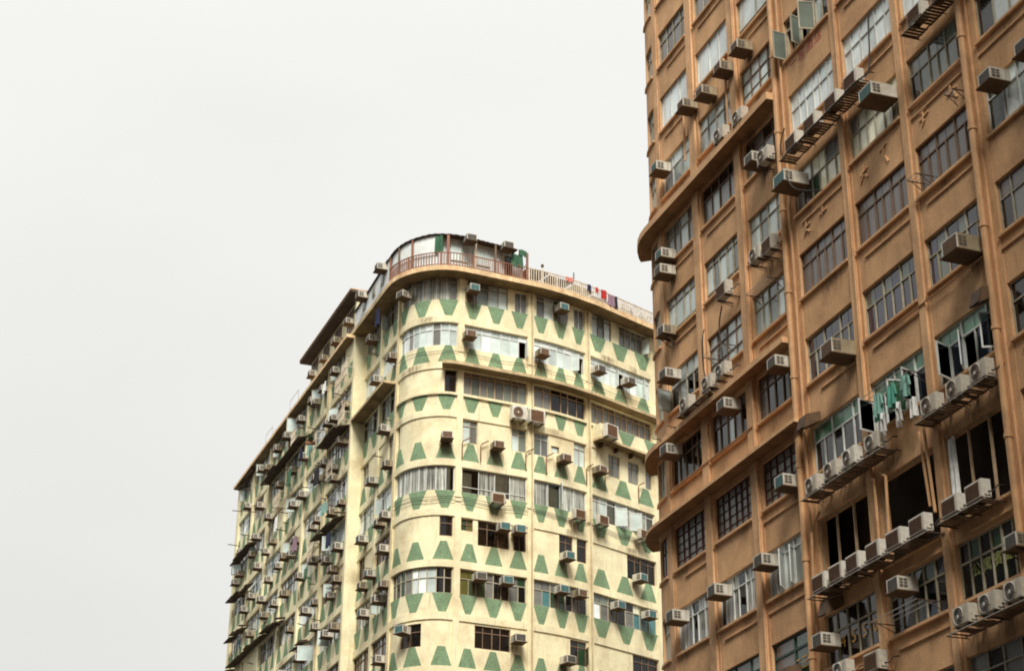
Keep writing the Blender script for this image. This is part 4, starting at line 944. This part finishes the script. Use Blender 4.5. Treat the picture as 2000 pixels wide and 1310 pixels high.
BR = [(3.48, 40.67, 'w1'), (5.24, 40.24, 'w1'), (6.94, 40.36, 'w1'), (8.46, 40.39, 'w1'), (.68, 39.21, 'w2'), (6.59, 37.43, 'c0'), (8.22, 37.32, 'c0'),
 (9.15, 34.91, 'w0'), (10.05, 34.55, 'c0'), (12.23, 33.95, 'k0'), (13.61, 33.93, 'k0'), (15.13, 33.91, 'k0'), (16.48, 33.95, 'k0'), (20.6, 33.94, 'k0'), (22.0, 33.94, 'k0'), (18.0, 32.47, 'W0'), (11.9, 32.51, 'W0'),
 (23.93, 29.49, 'w0'), (25.76, 29.4, 'w0'), (9.0, 30.96, 'c0'), (10.0, 30.86, 'k1'), (.87, 34.95, 'w2'), (.77, 34.25, 'w0'), (6.2, 30.81, 'k1'), (.69, 31.56, 'w3'), (.9, 29.51, 'w0'),
 (2.6, 27.55, 'c0'), (4.6, 27.61, 'c0'), (5.8, 27.63, 'c2'), (5.94, 26.2, 'w0'), (10.0, 26.19, 'w0'), (14.2, 24.9, 'W1'), (21.6, 25.04, 'W1'), (.78, 26.3, 'w0'), (10.0, 21.77, 'w2'),
 (12.02, 20.94, 'c0'), (13.28, 21.0, 'c0'), (14.5, 21.0, 'c1'), (15.9, 20.99, 'c2'), (19.21, 20.94, 'c0'), (20.6, 20.93, 'c0'), (21.85, 20.94, 'c0'),
 (12.06, 17.6, 'k0'), (13.17, 17.6, 'k0'), (14.26, 17.6, 'k0'), (15.49, 17.6, 'k0'), (16.69, 17.6, 'k0'), (18.03, 17.6, 'k0'), (19.79, 17.6, 'k0'), (21.03, 17.6, 'k0'),
 (11.9, 15.74, 'w0'), (16.6, 16.2, 'w0'), (19.81, 14.39, 'c2'), (21.08, 14.39, 'c2'), (22.3, 14.39, 'c2'), (8.2, 19.5, 'w0'), (4.5, 19.5, 'w0'), (.85, 19.55, 'w0'), (22.5, 15.71, 'w3'), (14.9, 14.3, 'k1'), (13.0, 14.5, 'c2')]
LK = {'w0': 'pale', 'w1': 'rusty grilled', 'w2': 'teal fronted', 'w3': 'small stained', 'W0': 'large teal fronted', 'W1': 'large rusty', 'c0': 'pale', 'c1': 'white', 'c2': 'grey', 'k0': 'boxy white', 'k1': 'boxy pale', 'C0': 'big white round fan', 'C1': 'big white square grilled'}
def bcol(s_):
    for i, (nm, a, b) in enumerate(bays):
        if s_ < b + .4: return i
    return 7
racks = [(11.5, 17.2, 33.6), (19.9, 23.0, 33.6), (11.5, 16.6, 20.62), (18.6, 22.3, 20.62), (11.5, 18.65, 17.27), (19.2, 21.6, 17.27), (19.2, 23.2, 14.02), (2.1, 5.0, 27.22)]
for s_, z, p in BR:
    onrack = any(a <= s_ <= b and 0 < z - rz < .45 for a, b, rz in racks)
    off = .15 if p[0] in 'wW' else .02
    ac(p, FBr, s_, z, off, ('B', bcol(s_)), 'condenser' if p[0] in 'ck' else 'window', LK[p])
words = ['first', 'second', 'third', 'fourth', 'fifth', 'sixth', 'seventh', 'eighth', 'ninth', 'tenth', 'eleventh', 'twelfth', 'thirteenth', 'fourteenth', 'fifteenth']
rlab = ['steel shelf under boxy condensers above the large teal fronted air conditioner', 'steel shelf at the upper right edge under boxy white condensers', 'steel shelf under four fan condensers below the green topped white window',
        'steel shelf under three fan condensers beside the hanging green shirts', 'long steel shelf under six boxy condensers below the black openings', 'steel shelf under two boxy condensers below the rightmost black opening',
        'dark steel shelf under three round fan condensers at lower right', 'sagging steel shelf under condensers on the second long canopy']
for (a, b, z), lb in zip(racks, rlab):
    mb = MB(); F_ = FBr; mb_ = mb
    for d in (.12, .66): F_.box(mb, a, b, z - .035, z - .004, d - .02, d + .02, steel_g if d > .5 else steel_d)
    for i in range(int((b - a) / .16)):
        if R.random() < .8: F_.box(mb, a + i * .16, a + i * .16 + .12, z - .05, z - .037, .08, .7, tray_m)
    sup = empty('steel_shelf', tuple(F_.at((a + b) / 2, .1, z)), label=lb, cat='shelf')
    mb.build('deck', sup, origin=sup.location)
    n = max(2, int((b - a) / 1.4))
    for i in range(n + 1):
        x = a + (b - a) * i / n; mb = MB()
        mb.bar(F_.at(x, 0, z - .06), F_.at(x, .74, z - .06), .03, steel_d); mb.build('strut', sup, origin=sup.location)
# cream building units
YA = [(1.2, 48.15, 'w0', .1), (5.23, 48.3, 'w2', .1), (11.12, 48.35, 'w2', .1), (5.05, 45.25, 'w1', .1), (9.75, 45.0, 'w1', .1), (13.95, 45.05, 'w0', .1), (16.56, 45.05, 'w0', .1),
 (8.2, 40.8, 'C0', .0), (9.35, 40.78, 'C1', .0), (14.25, 40.9, 'C1', .6), (3.9, 38.7, 'w1', .05), (6.93, 38.6, 'w1', .05), (11.25, 38.6, 'w1', .05), (14.0, 38.57, 'w1', .05),
 (6.91, 35.3, 'k1', .1), (12.18, 35.3, 'k1', .1), (13.95, 35.35, 'k1', .1), (17.47, 35.3, 'k1', .1), (7.32, 33.71, 'w2', .1), (8.28, 33.7, 'w2', .1), (11.4, 32.66, 'w2', .1), (17.2, 32.6, 'w2', .1),
 (5.89, 30.58, 'w0', .1), (7.54, 30.59, 'w2', .1), (11.0, 30.6, 'w2', .1), (12.26, 30.59, 'w1', .1), (15.28, 30.52, 'w2', .1), (17.9, 30.5, 'w2', .1), (1.9, 27.5, 'w2', .1), (8.3, 27.37, 'w0', .1), (11.4, 26.6, 'w0', .1)]
for s_, z, p, bs in YA:
    ci = 0 if s_ < 4.7 else 1 if s_ < 9.2 else 2 if s_ < 13.45 else 3
    ac(p, FR, s_, z, .1 if p[0] == 'w' else 0, ('Y', ci), 'condenser' if p[0] in 'Ckc' else 'window', LK[p], base=bs)
for s_, z in ((4.75, 51.27), (7.15, 51.3)): ac('w0', FR, s_, z, .75, ('T', 0), 'window', 'white')
for s_, z, p in ((-4.5, 50.62, 'w0'), (-.6, 50.75, 'w0')): ac(p, FL, s_, z, .95, ('T', 1), 'window', 'pale')
SLs = [(-4.8, 47.9), (-.5, 44.9), (-3.5, 44.6), (-1.5, 40.6), (-.7, 38.1), (-3.54, 38.05), (-.6, 34.9), (-1.9, 34.87), (-5.2, 34.9), (-.8, 32.95), (-4.77, 31.9), (-3.24, 32.2), (-1.4, 30.14), (-.6, 30.8), (-4.2, 30.08), (-.8, 26.5)]
for i, (s_, z) in enumerate(SLs): ac(['w0', 'w3', 'w2'][i % 3], FL, s_, z, .05, ('L', 0 if s_ > -3.5 else 1), 'window', LK[['w0', 'w3', 'w2'][i % 3]])
Ws = [(-8.2, 50.5, 'P'), (-10.9, 50.3, 'P'), (-13.7, 50.2, 'P'), (-16.5, 50.2, 'P'), (-10.58, 48), (-13.44, 47.87), (-16.17, 48.1), (-8.2, 44.69), (-10.51, 44.65), (-18.9, 47.79), (-22.42, 47.85), (-25.26, 47.94), (-8.4, 42.3), (-9.9, 41.06), (-11.85, 42.07), (-17.61, 44.58),
 (-9.75, 40.27), (-13.99, 41.75), (-29.53, 47.89), (-17.4, 41.75), (-19.6, 41.8), (-7.9, 38.05), (-9.7, 37.99), (-13.1, 38.62), (-14.27, 38.49), (-26.58, 43.19), (-18.62, 38.97), (-24.98, 40.85), (-26.76, 40.65), (-30.31, 42.86), (-34.76, 43.1), (-31.25, 41.81), (-34.52, 41.3),
 (-13.61, 36.05), (-10.31, 35.06), (-8.0, 35.22), (-8.1, 33.2), (-8.9, 34.06), (-23.02, 38.47), (-9.28, 32.5), (-16.7, 35.9), (-12.87, 33.08), (-20.69, 35.86), (-27.09, 37.24), (-23.16, 35.86), (-14.89, 33.07), (-26.33, 35.89), (-8.0, 30.22), (-12.21, 31.33), (-9.73, 30.22), (-32.36, 37.95), (-20.5, 44.6), (-23.9, 44.7), (-29.5, 45.0), (-33.5, 46.3), (-16.0, 30.3), (-18.8, 32.9), (-21.2, 38.6), (-25.4, 38.2), (-28.9, 40.2), (-30.4, 38.4), (-33.9, 39.6), (-30.0, 35.5), (-35.8, 41.0), (-19.3, 38.2), (-12.0, 44.9), (-15.2, 47.6), (-27.6, 47.3), (-11.2, 35.5)]
for i, t in enumerate(Ws):
    s_, z = t[0], t[1]; p = ['w0', 'w3', 'w1', 'w0', 'w0'][i % 5]
    wi = max(0, min(5, sum(1 for q in WB[1:-1] if s_ < q)))
    ac(p, FW, s_, z, .0 if len(t) < 3 else .0, ('W', wi) if len(t) < 3 else ('Q', 0), 'window', LK[p], R.uniform(.85, 1.0))
# give every unit a label of its own
from collections import defaultdict
grp = defaultdict(list)
for u in UNITS: grp[u[1]].append(u)
for (bld, ci), us in grp.items():
    us.sort(key=lambda u: (-round(u[3] * 2) / 2, u[2]))
    for r_, (o, _, s_, z, kind, look) in enumerate(us):
        k = 'condenser' if kind == 'condenser' else 'air conditioner'
        rk = words[r_] + ' unit from the top' if r_ < 15 else 'lowest unit'
        if bld == 'B': lb = f"{look} {k} on the brown facade, {words[ci]} window column from its corner, {rk}"
        elif bld == 'Y': lb = f"{look} {k} on the cream building, {['rounded corner', 'first bay right of corner', 'second bay right of corner', 'third bay right of corner'][ci]}, {rk}"
        elif bld == 'T': lb = f"{look} {k} on the rooftop shed, " + ['left one above the red railing', 'right one above the red railing', 'left one on the white sheet wall', 'one on the sheet wall beside the rounded corner'][ci * 2 + (r_ if ci == 1 else r_)]
        elif bld == 'L': lb = f"{look} {k}, short left return, {['bay beside rounded corner', 'bay beside tall seam'][ci]}, {rk}"
        elif bld == 'Q': lb = f"{look} {k} on the rooftop penthouse row under the dark eave, {rk}"
        else: lb = f"{look} {k}, long left wing, {words[ci]} bay from the tall seam, {rk}"
        wl = lb.replace(',', ' ,').split()
        lb = lb.replace(' unit from the top', ' from top').replace('brown facade, ', 'brown block, ').replace('condenser on the', 'condenser on').replace('window column from its corner', 'column from its corner')
        if len(lb.split()) > 16: lb = lb.replace(' the ', ' ')
        o['label'] = lb; o['category'] = 'air conditioner'
        o['group'] = {'B': 'air conditioning units on the brown facade', 'Y': 'air conditioning units on the cream front', 'T': 'air conditioners on the rooftop shed', 'L': 'air conditioners on the short left return', 'W': 'air conditioners on the long left wing', 'Q': 'air conditioners on the penthouse row'}[bld]

for s_, z, p, bs in YA:
    if z < 45.5 or s_ > 4.6: stain(FR, s_, R.uniform(.7, 1.1), z - .15, R.uniform(1.0, 1.9), .062, R.uniform(.7, 1.1), 'Y')
for i in range(16):
    k = R.choice([0, 2, 2, 4, 5, 1, 3, 6]); sg = R.choice(list(SEG.values())); s_ = R.uniform(sg[0] + .5, sg[1] - .5); stain(FR, s_, R.uniform(.6, 1.6), HK(k) + (.4 if k else 0), R.uniform(.5, 1.2), .064, R.uniform(.4, .8), 'Y')
for t in Ws:
    if len(t) < 3: stain(FW, t[0], R.uniform(.8, 1.4), t[1] - .1, R.uniform(1.0, 2.0), .105, .7, 'Y')
for i in range(30): k = R.randint(0, 7); stain(FW, R.uniform(-36, -8), R.uniform(1, 2.5), HK(k) + .4, R.uniform(.8, 1.6), .106, .7, 'Y')
for s_, z in SLs: stain(FL, s_, 1.0, z - .15, 1.6, .062, .9, 'Y')
for s_, z, p in BR:
    if p[0] in 'wWc': stain(FBr, s_, .9, z - .2, R.uniform(.8, 1.6), .012 if 0 < s_ else .1, R.uniform(.5, .9), 'B')
for nm, a, b in bays:
    for n in range(0, 11):
        if nm != 'H' and R.random() < .6: stain(FBr, R.uniform(a + .5, b - .5), R.uniform(.5, 1.8), HB(n) - WH - .1 - big.get((nm, n), 0), R.uniform(.5, 1.2), .013, R.uniform(.35, .75), 'B')
for key, mb in stain_all.items():
    rt = {'Y': Y, 'B': B}[key]; tag(mb.build('water_stains', rt, origin=rt.location), kind='stuff')
# ------------------------------------------------------------------ laundry and small things on the brown building
def rack_frame(fac, s0, s1, z, d, label):
    mb = MB(); e = empty('drying_rack', tuple(fac.at((s0 + s1) / 2, 0, z)), label=label, cat='drying rack')
    for x in (s0, s1):
        mb = MB(); mb.bar(fac.at(x, -.1, z), fac.at(x, d, z), .03, steel_d); mb.bar(fac.at(x, 0, z - .3), fac.at(x, d * .7, z - .02), .02, steel_d)
        mb.build('arm', e, origin=e.location)
    mb = MB()
    for k in range(3): mb.bar(fac.at(s0, d * (.4 + .3 * k), z + .015), fac.at(s1, d * (.4 + .3 * k), z + .015), .018, steel_g)
    mb.build('line', e, origin=e.location)
rack_frame(FBr, 15.8, 18.3, 22.46, .8, 'steel drying rack hung with green shirts below the brown facade window')
for i in range(6):
    garment(16.05 + i * .4, FBr, .35 + (.22 if i % 2 else 0), 22.42, .36, .7, cl['mint'] if i % 3 else cl['green'], 'shirt', ['leftmost', 'second', 'third', 'fourth', 'fifth', 'rightmost'][i] + ' of the green shirts on the rack above the fan condensers', 'shirt', 'green shirts on the drying rack', sleeves=True)
for i in range(5):
    garment(16.2 + i * .46, FBr, .6 if i % 2 else .35, 21.72, .26, .62, cl['white'], 'trousers', ['leftmost', 'second', 'third', 'fourth', 'rightmost'][i] + ' pair of white trousers hanging below the green shirts', 'trousers', 'white trousers on the drying rack', legs=True)
rack_frame(FBr, 19.2, 19.7, 28.6, .55, 'empty drying rack below the frosted window with one pale open pane')
rack_frame(FBr, 21.5, 21.9, 30.4, .45, 'small dark drying rack at right end of frosted grey window')
rack_frame(FBr, 8.2, 9.8, 29.7, .6, 'drying rack folded against the pale window right of a boxy condenser')
rack_frame(FBr, 4.6, 6.0, 28.7, .7, 'drying rack with dangling cables above the sagging shelf')
rack_frame(FBr, 15.6, 18.2, 15.3, .95, 'cluttered drying rack outside the curtained window at lower right')
rack_frame(FBr, .2, 1.6, 27.0, .9, 'drying rack near the rounded corner beside the open casement')
garment(19.35, FBr, .02, 19.95, .28, 2.0, cl['white'], 'curtain_strip', 'long white cloth strip hanging at the left of the rightmost black opening', 'cloth')
def hood(s_, z, label):
    o = FBr.at(s_, .1, z); e = empty('extractor_hood', tuple(o), FBr.ang(s_), label=label, cat='hood')
    mb = MB(); mb.hexa([(-.28, -.55, -.3), (.28, -.55, -.3), (.3, .1, .05), (-.3, .1, .05), (-.28, -.42, .22), (.28, -.42, .22), (.3, .1, .38), (-.3, .1, .38)], tray_m); mb.build('casing', e)
    mb = MB(); mb.hexa([(-.24, -.58, -.27), (.24, -.58, -.27), (.24, -.56, -.27), (-.24, -.56, -.27), (-.24, -.45, .19), (.24, -.45, .19), (.24, -.43, .19), (-.24, -.43, .19)], steel_d); mb.build('opening', e)
hood(11.6, 23.35, 'black mouthed metal hood beside drainpipe and green topped window'); hood(22.1, 23.2, 'black mouthed metal hood above open casements beside the right drainpipe'); hood(12.2, 16.75, 'small black mouthed hood above the pale unit left of window numerals'); hood(9.2, 15.3, 'tiny black mouthed hood on the plain wall beside the green framed door window')
# slack cables on the brown building
for pts in ([(4.0, .3, 30.2), (4.2, .5, 29.6), (4.0, .4, 28.6), (4.4, .5, 27.9)], [(5.4, .2, 30.6), (5.5, .4, 29.6), (5.7, .4, 28.0)], [(11.2, .25, 35.2), (10.9, .3, 34.6), (11.1, .3, 33.9), (12.0, .7, 33.55), (16.8, .75, 33.5), (17.3, .6, 33.6), (17.35, .35, 34.1), (17.3, .2, 36.0)], [(12.4, 1.0, 32.4), (12.9, .9, 31.6), (13.6, .3, 31.3)]):
    o = FBr.at(*pts[0]); mb = MB(); P3 = []
    q = [FBr.at(*p) for p in pts]
    cm = catmull([tuple(v) for v in q], .2)
    mb.tube(cm, .028, cable_m, 6); mb.build('cable', B, origin=bo)

# ------------------------------------------------------------------ unseen buildings: opposite ones for reflections and shade, others added only for shade
def block(name, s0, s1, d0, d1, h, label, m):
    o = Vector(along((s0 + s1) / 2, (d0 + d1) / 2, 0)); e = empty(name, tuple(o), label=label, cat='building')
    mb = MB(); mb.hexa([along(s0, d0, 0), along(s1, d0, 0), along(s1, d1, 0), along(s0, d1, 0), along(s0, d0, h), along(s1, d0, h), along(s1, d1, h), along(s0, d1, h)][::1], m); mb.build('wall', e, origin=o)
    z = 4.0
    while z < h - 2:
        mb = MB(); mb.hexa([along(s0 + 1, d0 - .03, z), along(s1 - 1, d0 - .03, z), along(s1 - 1, d0 + .05, z), along(s0 + 1, d0 + .05, z), along(s0 + 1, d0 - .03, z + 1.6), along(s1 - 1, d0 - .03, z + 1.6), along(s1 - 1, d0 + .05, z + 1.6), along(s0 + 1, d0 + .05, z + 1.6)], P['black'])
        mb.build('window_band', e, origin=o); z += 3.2
OPP = mat('weathered_grey_render', (.10, .085, .065), .9, .2, .5, (.1, .08, .06), .6, .4)
block('tenement', 12.5, 42, 45, 58, 78, 'unseen grey tenement across the street, height raised to shade the brown block', OPP)  # unseen block opposite, made tall to darken the lower brown facade
block('tenement', 43, 80, 46, 60, 84, 'taller grey tenement across the street behind the viewpoint', OPP)  # raised in height to hold sky light back from the street
block('shade_tower', 35, 72, 4.6, -24, 75, 'tall tower next along the street, just outside the right edge of view', OPP)  # added out of view so its shadow dims the near bays
block('tenement', 90, 108, -24, 44, 62, 'broad unseen block added behind the viewpoint to dim the lower facade', OPP)  # added to cut off low sky behind and darken lower storeys
block('tenement', -42, 11.4, 38, 56, 50, 'long plain tenement across the street beyond the left edge of view', OPP)
